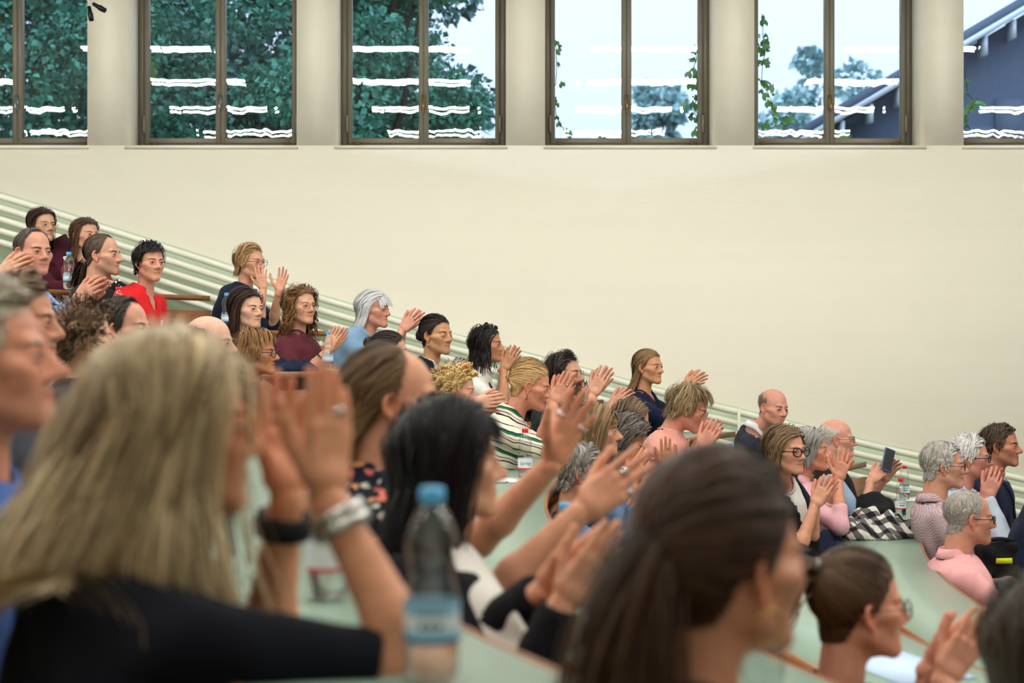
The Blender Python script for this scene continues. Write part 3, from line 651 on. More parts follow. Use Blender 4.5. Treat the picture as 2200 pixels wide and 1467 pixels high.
    # eyes, brows
    for sx in (-1, 1):
        th = np.radians([0, 13, 14, 30, 32, 45, 70, 100, 140]); nph = 12; ph = np.arange(nph) * 2 * np.pi / nph; r = .0126
        gz = rot_axis((0, 0, 1), -math.radians(gaze[0])) @ rot_axis((1, 0, 0), math.radians(gaze[1])); pr = np.stack([np.sin(th)[:, None] * np.cos(ph), np.repeat(np.cos(th)[:, None], nph, 1), np.sin(th)[:, None] * np.sin(ph)], -1).reshape(-1, 3) * r
        i = np.arange(len(th) - 1)[:, None] * nph; j = np.arange(nph)[None]; k = (j + 1) % nph; qq = np.stack([i + j, i + k, i + nph + k, i + nph + j], -1).reshape(-1, 4)
        em = MB(); P = X(pr @ gz.T + np.array((sx * .0315, .0757, -.001)))
        ring = np.repeat(np.arange(len(th) - 1), nph); ec = [(.01, .01, .01), tuple(lin(iris)), (.50, .45, .42)]
        cc = np.repeat(np.array([ec[0], ec[0], ec[1], ec[1], ec[2], ec[2], ec[2], ec[2], ec[2]]), nph, 0); em.add(P, qq, col=cc); em.build('eye', MATS['eye'], root, tint=True)
        bmx = MB(); bx = np.linspace(.013, .052, 7); bz = np.interp(bx, [.013, .036, .052], [.0165, .0215, .017]); by = surf_y(bx, bz, fc)
        rb_ = np.array([.0022, .0034, .0034, .003, .0026, .002, .0008]) * (1.25 if sex == 'm' else .9); bmx.tube(X(np.stack([sx * bx, by + .0004, bz], 1)), rb_, 5, flat=.6, col=lin(brow or (hair['c'][0] if hair else (90, 70, 55))) * .8 + sk * .12, up=tuple(R[:, 1])); bmx.build('eyebrow', MATS['hair'], root, tint=True)
        if fc.get('eye', 1) > .1:
            lx = np.linspace(.0205, .0435, 7); lz = -.001 + .0037 * fc.get('eye', 1.) * np.sqrt(np.clip(1 - ((lx - .032) / .0128) ** 2, 0, 1)) + .0002; ly = surf_y(lx, lz + .0012, fc); LM = MB()
            LM.tube(X(np.stack([sx * lx, ly + .0002, lz], 1)), [.0004, .0009, .0011, .0012, .0012, .0011, .0006], 4, col=lin((38, 28, 24)), up=tuple(R[:, 1])); LM.build('eyelash', MATS['hair'], root, tint=True)
    if hair and hair.get('style') != 'none': style_hair(rng, hair, V, N, Q, root, X, R.T @ np.array((0, 0, -1.)), q)
    if beard and beard.get('len', .01) > .0041:
        k = np.where((V[:, 2] < -.042 - .9 * np.clip(.07 - V[:, 1], 0, .03)) & (V[:, 2] > -.125) & (V[:, 1] > .012) & ~((np.abs(V[:, 2] + .066) < .008) & (ax < .02)) & (V[:, 1] > .01 - (V[:, 2] + .09) * .0))[0]
        k = k[(V[k, 1] > -.3 * (V[k, 2] + .115) + .02)]; nb = int(700 * beard.get('d', 1)); i = rng.choice(k, nb); mb = MB()
        S = grow(rng, V[i], N[i], 3, beard.get('len', .010) * (.6 + .8 * rng.random(nb)), lambda p: np.repeat(nrm(np.array([[0, .2, -1.]])), len(p), 0), .1, lift=.8, clear=.002, jit=.3, sh=False); ribbons(mb, S, .0014, hair_cols(rng, nb, *beard['c'])); mb.v = [X(x) for x in mb.v]; mb.build('beard', MATS['hair'], root, tint=True)
    if glasses: glasses_mesh(glasses, root, X)
    info = dict(root=root, H=H, R=R, X=X, Nb=Nb, hip=hip, L=L, M3=M3, rb=rb, fb=fb2, up=upv, bones=bones, sc=sc, sdf=None)
    if not torso or top is None: return info
    # clothing
    def garment(name, material, slv, off, neck, hem=None, fold=.004, h=None, tint=None):
        h = h or (.016 if q < 2 else .0115)
        k1 = rng.random(3) * 6
        nd1 = Nb - upv * .035; nd0 = nd1 + nrm(.35 * nrm(X((0, -.040, -.10)) - nd1) + .65 * upv) * .11
        def f(p, hole=True):
            d = torso_d(p, off)
            ar = None
            for s, sgn, S, El, W, _ in arms:
                if slv == 'none': continue
                a = cone(p, S - upv * .012, El, (.061 + off * .4) * fr, (.053 + off * .3) * fr)
                if slv == 'short':
                    dd = nrm(El - S); cut = (p - S) @ dd - np.linalg.norm(El - S) * top.get('cut', .72); a = smax(a, cut, .008)
                else:
                    end = {'long': .97, 'roll': .45, 'elbow': .22}[slv]; b = cone(p, El, El + (W - El) * end, (.054 + off * .3) * fr, (.049 - .009 * end + off * .3) * fr); dd = nrm(W - El)
                    b = smax(b, (p - El) @ dd - np.linalg.norm(W - El) * end, .006); a = smin(a, b, .02)
                ar = a if ar is None else np.minimum(ar, a)
            if ar is not None: d = smin(d, ar, .035)
            if fold: d = d + fold * (np.sin(p[:, 2] * 34 + np.sin(p[:, 0] * 17 + k1[0]) * 2 + np.sin(p[:, 1] * 19 + k1[1]) * 2) + .6 * np.sin(p[:, 0] * 50 + p[:, 1] * 40 + 3 * np.sin(p[:, 2] * 15 + k1[2])))
            if not hole: return d
            nk = cone(p, nd1, nd0, {'crew': .069, 'wide': .090, 'v': .069, 'collar': .068, 'jacket': .072, 'turtle': .02, 'deep': .078}[neck] * s_ * (1.10 if sex == 'm' else 1.0) * top.get('nr', 1))
            d = smax(d, -nk, .010)
            if neck in ('v', 'jacket', 'deep'):
                z0 = {'v': .13, 'jacket': .32, 'deep': .2}[neck]; q_ = (p - Nb) @ M3; hw = np.interp(q_[:, 2], [-z0, 0.0], [0.0, {'v': .062, 'jacket': .066, 'deep': .075}[neck]])
                d = smax(d, -np.maximum(np.maximum(np.abs(q_[:, 0]) - hw, -q_[:, 1] + .01), -(q_[:, 2] + z0)), .005)
            return d
        lo, hi = allp.min(0) - .24, allp.max(0) + .12; lo[2] = hip[2] - .12; hi[2] += 0; lo[:2] -= .03; hi[:2] += .1
        sv, sq = surfnet(f, lo, hi, h, newton=2); mb = MB(); mb.add(sv, sq); o = mb.build(name, material, root); info['sdf'] = f
        if neck in ('crew', 'wide', 'v', 'deep') and not top.get('noband'):
            rr = 1.05 * {'crew': .069, 'wide': .090, 'v': .069, 'deep': .078}[neck] * s_ * (1.10 if sex == 'm' else 1.0) * top.get('nr', 1); ax = nrm(nd0 - nd1); zc = {'v': .13, 'deep': .2}.get(neck, 0); mb = MB(); P = []
            for a in np.linspace(-np.pi, np.pi, 37):
                vz = zc * max(0, 1 - abs(a) / 1.1); r2 = rr * (1 if not zc else max(.15, min(1, abs(a) / 1.1)) if abs(a) < 1.1 else 1)
                c0 = nd1 + rb * math.sin(a) * rr + fb2 * math.cos(a) * rr
                if zc and abs(a) < 1.1: c0 = nd1 + rb * math.sin(1.1) * rr * (a / 1.1); 
                if zc and abs(a) < 1.1:
                    z0 = .02 + (zc - .02) * (1 - abs(a) / 1.1); q0 = Nb + rb * (c0 - Nb).dot(rb) - upv * z0 + fb2 * .3
                    t = np.linspace(0, .4, 160); dd = f(q0 - t[:, None] * fb2, False); P.append(q0 - fb2 * (t[np.argmax(dd < .001)] + .002))
                else:
                    t = np.linspace(.16, -.22, 190); dd = f(c0 + t[:, None] * ax, False); k = np.argmax(dd < .0); P.append(c0 + ax * (t[k] - .003))
            P = np.array(P)
            for _ in range(2): P[1:-1] = (P[:-2] + 2 * P[1:-1] + P[2:]) / 4
            mb.tube(P, .0052 if name != 'x' else 0, 7, cap=False, up=tuple(upv + fb2 * .01)); mb.build('neckband', material, o)
        return o
    tm = cloth_mat('cloth', top['c'])
    if top.get('inner'):
        garment('shirt', cloth_mat('inner cloth', top['inner']), top.get('islv', 'none'), .004, top.get('ineck', 'collar'), fold=.0022 if top.get('islv') else 0)
        g0 = info['sdf']
    garment(top.get('name', 'shirt'), tm, top.get('slv', 'short'), top.get('off', .012), top.get('neck', 'crew'), fold=top.get('fold', .0022))
    def collar(material, r=.064, hgt=.036, gapd=35, flare=.020, name='collar'):
        mb = MB(); n = 26; a = np.radians(np.linspace(gapd, 360 - gapd, n)); rows = []
        fwd = np.clip(np.cos(a), 0, 1)
        for rr, zz in ((r * .95, -.015), (r * .93, hgt), (r * 1.0, hgt + .004), (r + flare * .6, hgt * .45), (r + flare, -.002)):
            z = zz - .030 * fwd - (.022 * fwd ** 2 if rr > r else 0); rows.append(np.stack([np.sin(a) * rr * s_, np.cos(a) * rr * 1.02 * s_ - .012, z], 1))
        P = np.array(rows); P2 = P * 1.0; V_ = P.reshape(-1, 3) @ M3.T + Nb + upv * .0; i = np.arange(len(rows) - 1)[:, None] * n + np.arange(n - 1)[None]
        mb.add(V_, np.stack([i, i + 1, i + n + 1, i + n], -1).reshape(-1, 4)); o = mb.build(name, material, root)
        m = o.modifiers.new('thick', 'SOLIDIFY'); m.thickness = .0025; return o
    if top.get('collar'): collar(tm if not top.get('inner') else cloth_mat('collar cloth', top['inner']))
    def on_chest(x, z, lift=.003):
        p0 = Nb + rb * x - upv * z + fb2 * .35
        for t in np.linspace(0, .45, 150):
            if info['sdf']((p0 - fb2 * t)[None])[0] < 0: return p0 - fb2 * (t - lift)
        return p0 - fb2 * .25
    info['on_chest'] = on_chest
    if top.get('lapel'):
        lm = cloth_mat('lapel cloth', top['lapel'] if top['lapel'] is not True else top['c'])
        for sg in (-1, 1):
            mb = MB(); A, B = [], []
            for t in np.linspace(0, 1, 9):
                x = sg * (.068 * (1 - t) + .004); z = .0 + .30 * t; a = on_chest(x, max(z, .02), .008); wdt = .045 * math.sin(math.pi * min(1, .12 + t * .95)) + .012
                A.append(a); B.append(on_chest(x + sg * wdt, max(z, .02) - .008, .007))
            P = np.vstack([A, B]); n = 9; mb.add(P, [(i, i + 1, n + i + 1, n + i) for i in range(n - 1)]); o = mb.build('lapel', lm, root); m = o.modifiers.new('thick', 'SOLIDIFY'); m.thickness = .004
    if tagp:
        x, z, w_, h_ = tagp[0], tagp[1], tagp[2] if len(tagp) > 2 else .055, tagp[3] if len(tagp) > 3 else .028
        a = on_chest(x, z, .006); b1 = on_chest(x + .02, z, .006); b2 = on_chest(x, z + .02, .006); e1 = nrm(b1 - a); e2 = nrm(a - b2); e2 = nrm(e2 - e1 * (e1 @ e2)); n3 = np.cross(e1, e2); n3 = n3 if n3 @ fb2 > 0 else -n3
        if len(tagp) > 4: MM = rot_axis(n3, math.radians(tagp[4])); e1, e2 = MM @ e1, MM @ e2
        mb = MB(); mb.prism([a + e1 * w_ / 2 * i + e2 * h_ / 2 * j for i, j in ((-1, -1), (1, -1), (1, 1), (-1, 1))], n3 * .0015)
        for k, (ww, zz) in enumerate(((.6, .1), (.45, -.22))):
            mb.prism([a + n3 * .0016 + e1 * w_ / 2 * i * ww + e2 * h_ * (zz + j * .05) for i, j in ((-1, -1), (1, -1), (1, 1), (-1, 1))], n3 * .0003, mi=1)
        mb.build('name_tag', [MATS['white_card'], MATS['ink']], root, smooth=False)
    if legs:
        mb = MB(); kl = [(hip + rb * sg * .085 - np.array((0, 0, .045)), hip + rb * sg * .13 + fb * .40 - np.array((0, 0, .02)), hip + rb * sg * .13 + fb * .38 + np.array((0, 0, fl + .09 - hip[2]))) for sg in (1, -1)]
        def lf(p):
            d = ell(p, hip + np.array((0, 0, .02)), (.17, .17, .11))
            for a, b, c_ in kl: d = smin(d, cone(p, a, b, .082, .062), .03); d = smin(d, cone(p, b, c_, .062, .047), .02)
            return d
        ap = np.array([x for k_ in kl for x in k_]); sv, sq = surfnet(lf, np.minimum(ap.min(0), hip - .12) - .10, np.maximum(ap.max(0), hip + .12) + .1, .036, newton=2); mb.add(sv, sq); mb.build('trousers', MATS['trousers_' + ('a', 'b', 'c')[PCOUNT % 3]], root)
        for a, b, c_ in kl:
            mb = MB(); z = c_ + np.array((0, 0, -.06)); mb.tube([z - fb * .07, z - fb * .03, z + fb * .06, z + fb * .14, z + fb * .18], [.03, .042, .042, .036, .02], 10, flat=.7); mb.build('shoe', MATS['shoe'], root)
    return info

def ring_on(info, s, fing, t, r=.0095, thick=.0018, gem=None, m='silver'):
    """ring around a finger of hand s; fing 0..3 index..little"""
    S, El, W, Rh, hs, h = info['bones'][s]
    bx = [-.030, -.0095, .0105, .0290][fing]; by = [.093, .097, .092, .082][fing]; fan = [-1.4, -.4, .55, 1.6][fing] * {'flat': 1.9, 'spread': 7, 'cup': 1.6, 'fist': 1.5, 'relax': 3}[h['pose']]
    a = math.radians(fan); c = np.array((bx + math.sin(a) * t, by + math.cos(a) * t, -.0015 - t * .1)); th = np.linspace(0, 2 * np.pi, 17); P = c + r * np.stack([np.cos(th), 0 * th, np.sin(th)], 1)
    sg = np.array((1, 1, 1)) if s == 'R' else np.array((-1, 1, 1)); tr = lambda p: W + (np.asarray(p) * hs * sg) @ Rh.T
    mb = MB(); mb.tube(tr(P), thick, 6, cap=False, up=tuple(Rh[:, 1] + .01)); 
    if gem:
        V, Q = surfnet(lambda p: ell(p, c + np.array((0, 0, r)), (gem, gem, gem * .7)), c + (-gem, -gem, r - gem) - np.array((.004,) * 3), c + (gem, gem, r + gem) + np.array((.004,) * 3), .003); mb.add(tr(V), Q)
    return mb.build('ring', MATS[m], info['root'])
def wristband(info, s, t=.0, r=.031, thick=.004, m='black_cloth', name='bracelet', flat=2.2, lumps=0):
    S, El, W, Rh, hs, h = info['bones'][s]; d = nrm(W - El); c = W - d * (.02 + t); a = nrm(np.cross(d, (.1, .2, 1))); b = np.cross(d, a); n = 33; th = np.linspace(0, 2 * np.pi, n)
    mb = MB(); P = c + r * (np.cos(th)[:, None] * a + np.sin(th)[:, None] * b); R_ = thick * (1 + (lumps * (np.arange(n) % 2) if lumps else 0))
    mb.tube(P, R_, 7, cap=False, up=tuple(d + 1e-3), flat=flat); return mb.build(name, MATS[m], info['root'])
def earring(info, sx, kind='drop', m='silver', L=.02):
    X = info['X']; mb = MB(); p = np.array((sx * .079, .002, -.047))
    if kind == 'hoop': th = np.linspace(0, 2 * np.pi, 21); mb.tube(X(p + np.array((0, 0, -L)) + L * np.stack([0 * th, np.cos(th), np.sin(th)], 1)), .0022, 6, cap=False, up=(0, 1, .1))
    elif kind == 'pearl': V, Q = surfnet(lambda q: ell(q, p + (.002 * sx, 0, -.002), (.0065,) * 3), p - .012, p + .012, .004); mb.add(X(V), Q)
    else: mb.tube(X([p, p + (0, 0, -L * .5), p + (0, 0, -L)]), [.0012, .002, .005], 6)
    return mb.build('earring', MATS[m], info['root'])
def necklace(info, r=.078, drop=.10, m='silver', t=.0013, lumps=0):
    n = 31; th = np.linspace(-np.pi, np.pi, n); P = []
    for a in th:
        x = math.sin(a) * r * info['sc']; z = .012 + drop * max(0, math.cos(a)) ** 3; y = math.cos(a) * r
        P.append(info['on_chest'](x, z + .02, .004) if math.cos(a) > .3 and info['sdf'] is not None and z > .07 else info['Nb'] + info['M3'] @ np.array((x, y * .95 - .005, .015 - z)))
    mb = MB(); mb.tube(np.array(P), t * (1 + lumps * (np.arange(n) % 2)), 6, cap=False); return mb.build('necklace', MATS[m], info['root'])
# ------------------------------------------------------------------ the hall
RAD, CY = 8.0, 5.25
WY = 10.4                                   # inner face of the window wall
def XF(k): return -.77 + .89 * k - (.07 if k >= 3 else 0)            # front edge of desk row k (at the middle of its arc)
def DZ(k): return CZ + {-5: .84, -4: .56, -3: .31, -2: .07, -1: -.17, 0: -.40, 1: -.62, 2: -.83, 3: -1.04, 4: -1.25, 5: -1.46}[k]
def FLOOR(k): return DZ(k) - .74
def bow(y): return RAD - np.sqrt(RAD * RAD - (np.clip(y, .4, 10.4) - CY) ** 2)
M = dict(
 wall=mat('cream wall paint', (229, 224, 208), .75, .2, noise=.02, nscale=1.5, bump=.12, bscale=40, stretch=(.25, 1, 4)),
 dado=mat('pale green wall paint', (190, 204, 178), .7, .2), ceil=mat('white ceiling', (236, 234, 226), .9), floor=mat('grey brown linoleum', (110, 100, 90), .5),
 wood=mat('brown stained wood', (152, 98, 58), .35, .4, noise=.25, nscale=9, stretch=(1, .15, 6)), lino=mat('pale green desk linoleum', (142, 166, 148), .30, .45, noise=.03, nscale=6),
 plyedge=mat('light beech edge', (196, 150, 100), .4, .4), frame=mat('grey brown window paint', (122, 116, 102), .45, .4), brass=mat('worn brass', (150, 125, 85), .35, .5, metal=.8), steel=mat('steel', (150, 150, 148), .3, .5, metal=.9), rust=mat('rusty hinge', (110, 70, 45), .7),
 pipe=mat('white radiator enamel', (232, 232, 216), .32, .45), lamp=mat('lamp diffuser', (250, 245, 235), .5, emit=LAMP_C, estr=LAMP_L), house=mat('lamp housing', (225, 225, 222), .5), black=mat('black plastic', (20, 20, 22), .4), cable=mat('white cable', (225, 222, 212), .5),
 bark=mat('bark', (58, 52, 48), .9), roof=mat('slate roof', (92, 106, 120), .7), facade=mat('dark timber facade', (78, 92, 108), .7, noise=.1, nscale=8), gutter=mat('pale gutter', (215, 222, 226), .4), metalleg=mat('grey steel leg', (120, 122, 122), .4, .5, metal=.7),
)
M['glass'] = thin_glass('window glass', .040, (.94, .97, .97), wave=.0011); M['glass2'] = thin_glass('outer window glass', .036, (.95, .98, .98), wave=.0014)
S_ = lambda o: tag(o, kind='structure')
XL, XR, YN, ZT, ZB = -7.5, 9.0, -3.5, CZ + 3.3, .6
OPEN = [(-2.818 + 1.53 * (k - 1), -2.818 + 1.53 * (k - 1) + 1.243) for k in range(-1, 8)]
ZS, ZH = CZ + 1.433, CZ + 2.95
mb = MB(); TH = .46
mb.box((XL, WY, ZB - .3), (XR, WY + TH, ZS)); mb.box((XL, WY, ZH), (XR, WY + TH, ZT + .2)); prev = XL
for a, b in OPEN: mb.box((prev, WY, ZS), (a, WY + TH, ZH)); prev = b
mb.box((prev, WY, ZS), (XR, WY + TH, ZH)); S_(mb.build('wall_back', M['wall'], smooth=False))
for nm, lo, hi, m in (('wall_left', (XL - .2, YN, ZB - .3), (XL, WY, ZT + .2), 'wall'), ('wall_right', (XR, YN, ZB - .3), (XR + .2, WY, ZT + .2), 'wall'), ('wall_front', (XL - .2, YN - .2, ZB - .3), (XR + .2, YN, ZT + .2), 'wall'), ('ceiling', (XL - .2, YN - .2, ZT), (XR + .2, WY + TH, ZT + .2), 'ceil')):
    S_(MB().box(lo, hi).build(nm, M[m], smooth=False))
# stepped floor: one curved step per row
mb = MB(); ys = np.linspace(-3.5, WY, 40)
edges = [XL] + [XF(k) - .89 for k in range(-5, 6)] + [XF(5)]
zs = [FLOOR(-5)] + [FLOOR(k) for k in range(-5, 6)]
for i in range(len(zs)):
    x0 = edges[i] + (bow(ys) if i else 0 * ys); x1 = edges[i + 1] + bow(ys); z = zs[i]; zn = zs[i + 1] if i + 1 < len(zs) else .7; n = len(ys)
    V = np.vstack([np.stack([x0, ys, 0 * ys + z], 1), np.stack([x1, ys, 0 * ys + z], 1), np.stack([x1, ys, 0 * ys + zn], 1)]); j = np.arange(n - 1)
    mb.add(V, np.vstack([np.stack([j, j + n, j + n + 1, j + 1], 1), np.stack([j + n, j + 2 * n, j + 2 * n + 1, j + n + 1], 1)]))
mb.box((XF(5), YN, .5), (XR, WY, .7)); S_(mb.build('floor', M['floor'], smooth=False))
# pale green band of wall behind the heating pipes, following the rake
PIPE = [(-420, 300), (-200, 363), (-60, 405), (0, 422), (100, 452), (213, 488), (400, 547), (520, 586), (668, 637), (766, 664), (847, 690), (993, 731), (1148, 770), (1340, 822), (1523, 871), (1587, 886), (1688, 911), (1833, 949), (1983, 982), (2260, 1043), (2600, 1120)]
pp = np.array([at(u, v, 10.18) for u, v in PIPE]); mb = MB(); n = len(pp)
top = pp + (0, 0, .035); bot = pp - (0, 0, .62); top[:, 1] = bot[:, 1] = WY - .012
V = np.vstack([top, bot, top + (0, .012, 0), bot + (0, .012, 0)]); j = np.arange(n - 1)
mb.add(V, np.vstack([np.stack([j, j + n, j + n + 1, j + 1], 1), np.stack([j, j + 1, j + 1 + 2 * n, j + 2 * n], 1)])); S_(mb.build('trim_1', M['dado'], smooth=False))
# heating pipes
rad = empty('heating_pipes', at(1100, 760, 10.2)); tag(rad, 'five white enamelled heating pipes running down the rake along the cream wall', 'radiator')
for i in range(5):
    P = pp - (0, 0, .0815 * i); yy = np.linspace(0, n - 1, 90); P = np.stack([np.interp(yy, np.arange(n), P[:, c]) for c in range(3)], 1)
    for _ in range(6): P[1:-1] = (P[:-2] + P[1:-1] * 2 + P[2:]) / 4
    MB().tube(P, .0235, 12).build('pipe', M['pipe'], rad)
for u in (-180, 678, 1587, 2330):
    a = np.array([np.interp(u, [p[0] for p in PIPE], [p[1] for p in PIPE])])[0]; p = at(u, a, 10.13)
    mb = MB(); mb.tube([p + (0, -.012, .03), p + (0, -.012, -.37)], .011, 8)
    for i in range(5): mb.tube([p + (0, -.005, -.0815 * i), p + (0, .26, -.0815 * i)], .007, 6)
    mb.build('bracket', M['pipe'], rad)
# windows
for wi, (a, b) in enumerate(OPEN):
    if wi in (0, 8): continue
    yf = WY + .325; w = empty('window_%d' % wi, ((a + b) / 2, yf, ZS)); S_(w)
    def rect(name, x0, x1, z0, z1, t, y0, y1, m, par, tb=None):
        tb = tb or t; mb = MB(); mb.box((x0, y0, z0), (x0 + t, y1, z1)); mb.box((x1 - t, y0, z0), (x1, y1, z1)); mb.box((x0 + t, y0, z0), (x1 - t, y1, z0 + tb)); mb.box((x0 + t, y0, z1 - t), (x1 - t, y1, z1)); return mb.build(name, m, par, smooth=False)
    rect('frame', a, b, ZS - .0, ZH, .050, yf, yf + .08, M['frame'], w, .062)
    c = (a + b) / 2
    for sx, (x0, x1) in ((0, (a + .046, c)), (1, (c, b - .046))):
        s = rect('sash', x0 + .002, x1 - .002, ZS + .058, ZH - .046, .034, yf - .012, yf + .05, M['frame'], w, .040)
        px0, px1, pz0, pz1 = x0 + .034, x1 - .034, ZS + .094, ZH - .08; g = (wi * 7 + sx * 3) % 5 * .0005
        for yy, m, tl in ((yf + .014, 'glass', 0), (yf + .034, 'glass2', .0023 + g * .6)):
            zc = (pz1 - pz0) * tl
            MB().add([(px0, yy, pz0), (px1, yy, pz0), (px1, yy + zc, pz1), (px0, yy + zc, pz1)], [(0, 1, 2, 3)]).build('pane', M[m], s, smooth=False)
    h = MB(); zz = CZ + 1.80
    h.box((c - .012, yf - .024, zz - .055), (c + .012, yf - .012, zz + .055)); h.box((c - .006, yf - .06, zz - .01), (c + .006, yf - .024, zz + .01)); h.box((c - .007, yf - .064, zz - .085), (c + .007, yf - .05, zz + .012)); h.build('handle', M['steel' if wi < 3 else 'brass'], w, smooth=False)
    for x in (a + .046, b - .046): MB().tube([(x, yf - .014, ZS + .14), (x, yf - .014, ZS + .27)], .011, 8).build('hinge', M['frame'], w)
    for x in (a + .12, b - .12): MB().box((x - .022, yf - .018, ZS + .045), (x + .022, yf, ZS + .066)).build('hinge_plate', M['rust'], w, smooth=False)
    MB().box((a - .012, WY - .012, ZS - .024), (b + .012, yf, ZS - .0005)).build('window_sill', M['wall'], w, smooth=False)
# ceiling lamps (seen mirrored in the window panes)
lp = None; li = 0
for ry, rz in ((7.9, 2.8), (6.2, 2.8), (4.4, 2.8), (2.5, 2.8), (.9, 2.8)):
    for i in range(-1, 5):
        x = -4.12 + 2.43 * i; loc = (x + .635, ry, CZ + rz)
        if lp is None:
            lp = empty('ceiling_lamp', loc); q = np.array(loc)
            MB().box(q + (-.62, -.022, -.007), q + (.62, .022, .013)).build('diffuser', M['lamp'], lp, smooth=False)
            MB().box(q + (-.635, -.045, .012), q + (.635, .045, .07)).build('housing', M['house'], lp, smooth=False)
            [MB().tube([q + (sx, 0, .07), q + (sx, 0, .5)], .004, 6).build('suspension_wire', M['cable'], lp) for sx in (-.45, .45)]
            o = lp
        else: o = copy_tree(lp); o.location = loc
        tag(o, 'long white suspended ceiling lamp mirrored as a bright line in the windows', 'lamp', 'suspended ceiling lamps')
# desk rows and benches
ROWY = {-3: (5.6, 9.72), -2: (3.4, 9.72), -1: (2.2, 9.74), 0: (1.15, 9.75), 1: (1.1, 9.78), 2: (1.6, 9.8), 3: (2.4, 9.8), 4: (3.0, 9.8)}
WHERE = {-3: 'in the top row behind the dark haired women', -2: 'behind the woman in red top', -1: 'before the curly haired woman in burgundy', 0: 'under the big blurred bottle', 1: 'before the black bobbed woman', 2: 'under the pale blue paper', 3: 'under the checked scarf', 4: 'at the right edge, front row'}
def arc_box(x0, x1, y0, y1, z0, z1, n=36):
    """curved slab between two offsets from the row arc"""
    ys = np.linspace(y0, y1, n); b = bow(ys); R = [np.stack([b + x, ys, 0 * ys + z], 1) for x, z in ((x0, z0), (x1, z0), (x1, z1), (x0, z1))]; V = np.vstack(R); j = np.arange(n - 1); Q = []
    for i in range(4): k = (i + 1) % 4; Q.append(np.stack([i * n + j, i * n + j + 1, k * n + j + 1, k * n + j], 1))
    Q = np.vstack(Q + [[(0, n, 2 * n, 3 * n)], [(n - 1, 4 * n - 1, 3 * n - 1, 2 * n - 1)]]); return V, Q
for k in ROWY:
    y0, y1 = ROWY[k]; xf, z = XF(k), DZ(k); d = empty('desk', (xf + bow(np.array(y1 - 1)), y1 - 1, FLOOR(k)))
    tag(d, 'long curved green topped desk ' + WHERE[k], 'desk')
    V, Q = arc_box(xf - .40, xf, y0, y1, z - .022, z); MB().add(V, Q).build('top', M['lino'], d, smooth=False)
    for xx in ((xf, xf + .012), (xf - .412, xf - .40)):
        V, Q = arc_box(*xx, y0, y1, z - .034, z + .0015); MB().add(V, Q).build('edge_strip', M['wood'], d, smooth=False)
    V, Q = arc_box(xf - .004, xf + .018, y0, y1, z - .56, z - .10); MB().add(V, Q).build('front_panel', M['wood'], d, smooth=False)
    V, Q = arc_box(xf - .30, xf - .02, y0 + .1, y1 - .1, z - .15, z - .135); MB().add(V, Q).build('book_shelf', M['wood'], d, smooth=False)
    for yy in np.arange(y0 + .25, y1, 1.15):
        xx = xf + float(bow(np.array(yy))); MB().box((xx - .34, yy - .02, z - .60), (xx - .02, yy + .02, z - .022)).box((xx - .09, yy - .025, FLOOR(k)), (xx - .03, yy + .025, z - .5)).build('support', M['metalleg'], d, smooth=False)
    if k < 4:   # fold-down bench for the row in front hangs on this desk's front panel
        bn = empty('bench', (xf + .2 + float(bow(np.array(y1 - 1))), y1 - 1, FLOOR(k + 1))); tag(bn, 'curved brown wooden bench below the desk ' + WHERE[k], 'bench')
        V, Q = arc_box(xf + .03, xf + .34, y0, y1, FLOOR(k + 1) + .42, FLOOR(k + 1) + .45); MB().add(V, Q).build('seat', M['wood'], bn, smooth=False)
        for yy in np.arange(y0 + .4, y1, 1.15):
            xx = xf + float(bow(np.array(yy))); MB().box((xx + .05, yy - .02, FLOOR(k + 1)), (xx + .12, yy + .02, FLOOR(k + 1) + .42)).build('leg', M['metalleg'], bn, smooth=False)
# ------------------------------------------------------------------ outside the windows
def leaf_cloud(rng, centers, radii, n, size, c1, c2, shell=.55):
    """leaves as small folded blades scattered in ellipsoidal clumps"""
    mb = MB(); k = rng.integers(0, len(centers), n); d = nrm(rng.normal(0, 1, (n, 3))); r = (shell + (1 - shell) * rng.random((n, 1))) ** .8
    P = centers[k] + d * radii[k] * r; f = nrm(d * .6 + rng.normal(0, .6, (n, 3)) + (0, 0, -.4)); s = nrm(np.cross(f, rng.normal(0, 1, (n, 3)))); u = np.cross(s, f); L = size * (.6 + .8 * rng.random((n, 1)))
    V = np.stack([P, P + f * L * .45 + s * L * .36 + u * L * .12, P + f * L, P + f * L * .45 - s * L * .36 + u * L * .12], 1).reshape(-1, 3); i = np.arange(n)[:, None] * 4
    T = np.vstack([i + [0, 1, 2], i + [0, 2, 3]]); a = rng.random((n, 1)); c = lin(c1) * (1 - a) + lin(c2) * a; c = c * (.7 + .6 * rng.random((n, 1)))
    mb.add(V, T=T, col=np.repeat(c, 4, 0)); return mb
LEAF = tint_mat('leaf', .34, .6)
_b = LEAF.node_tree.nodes['Principled BSDF']
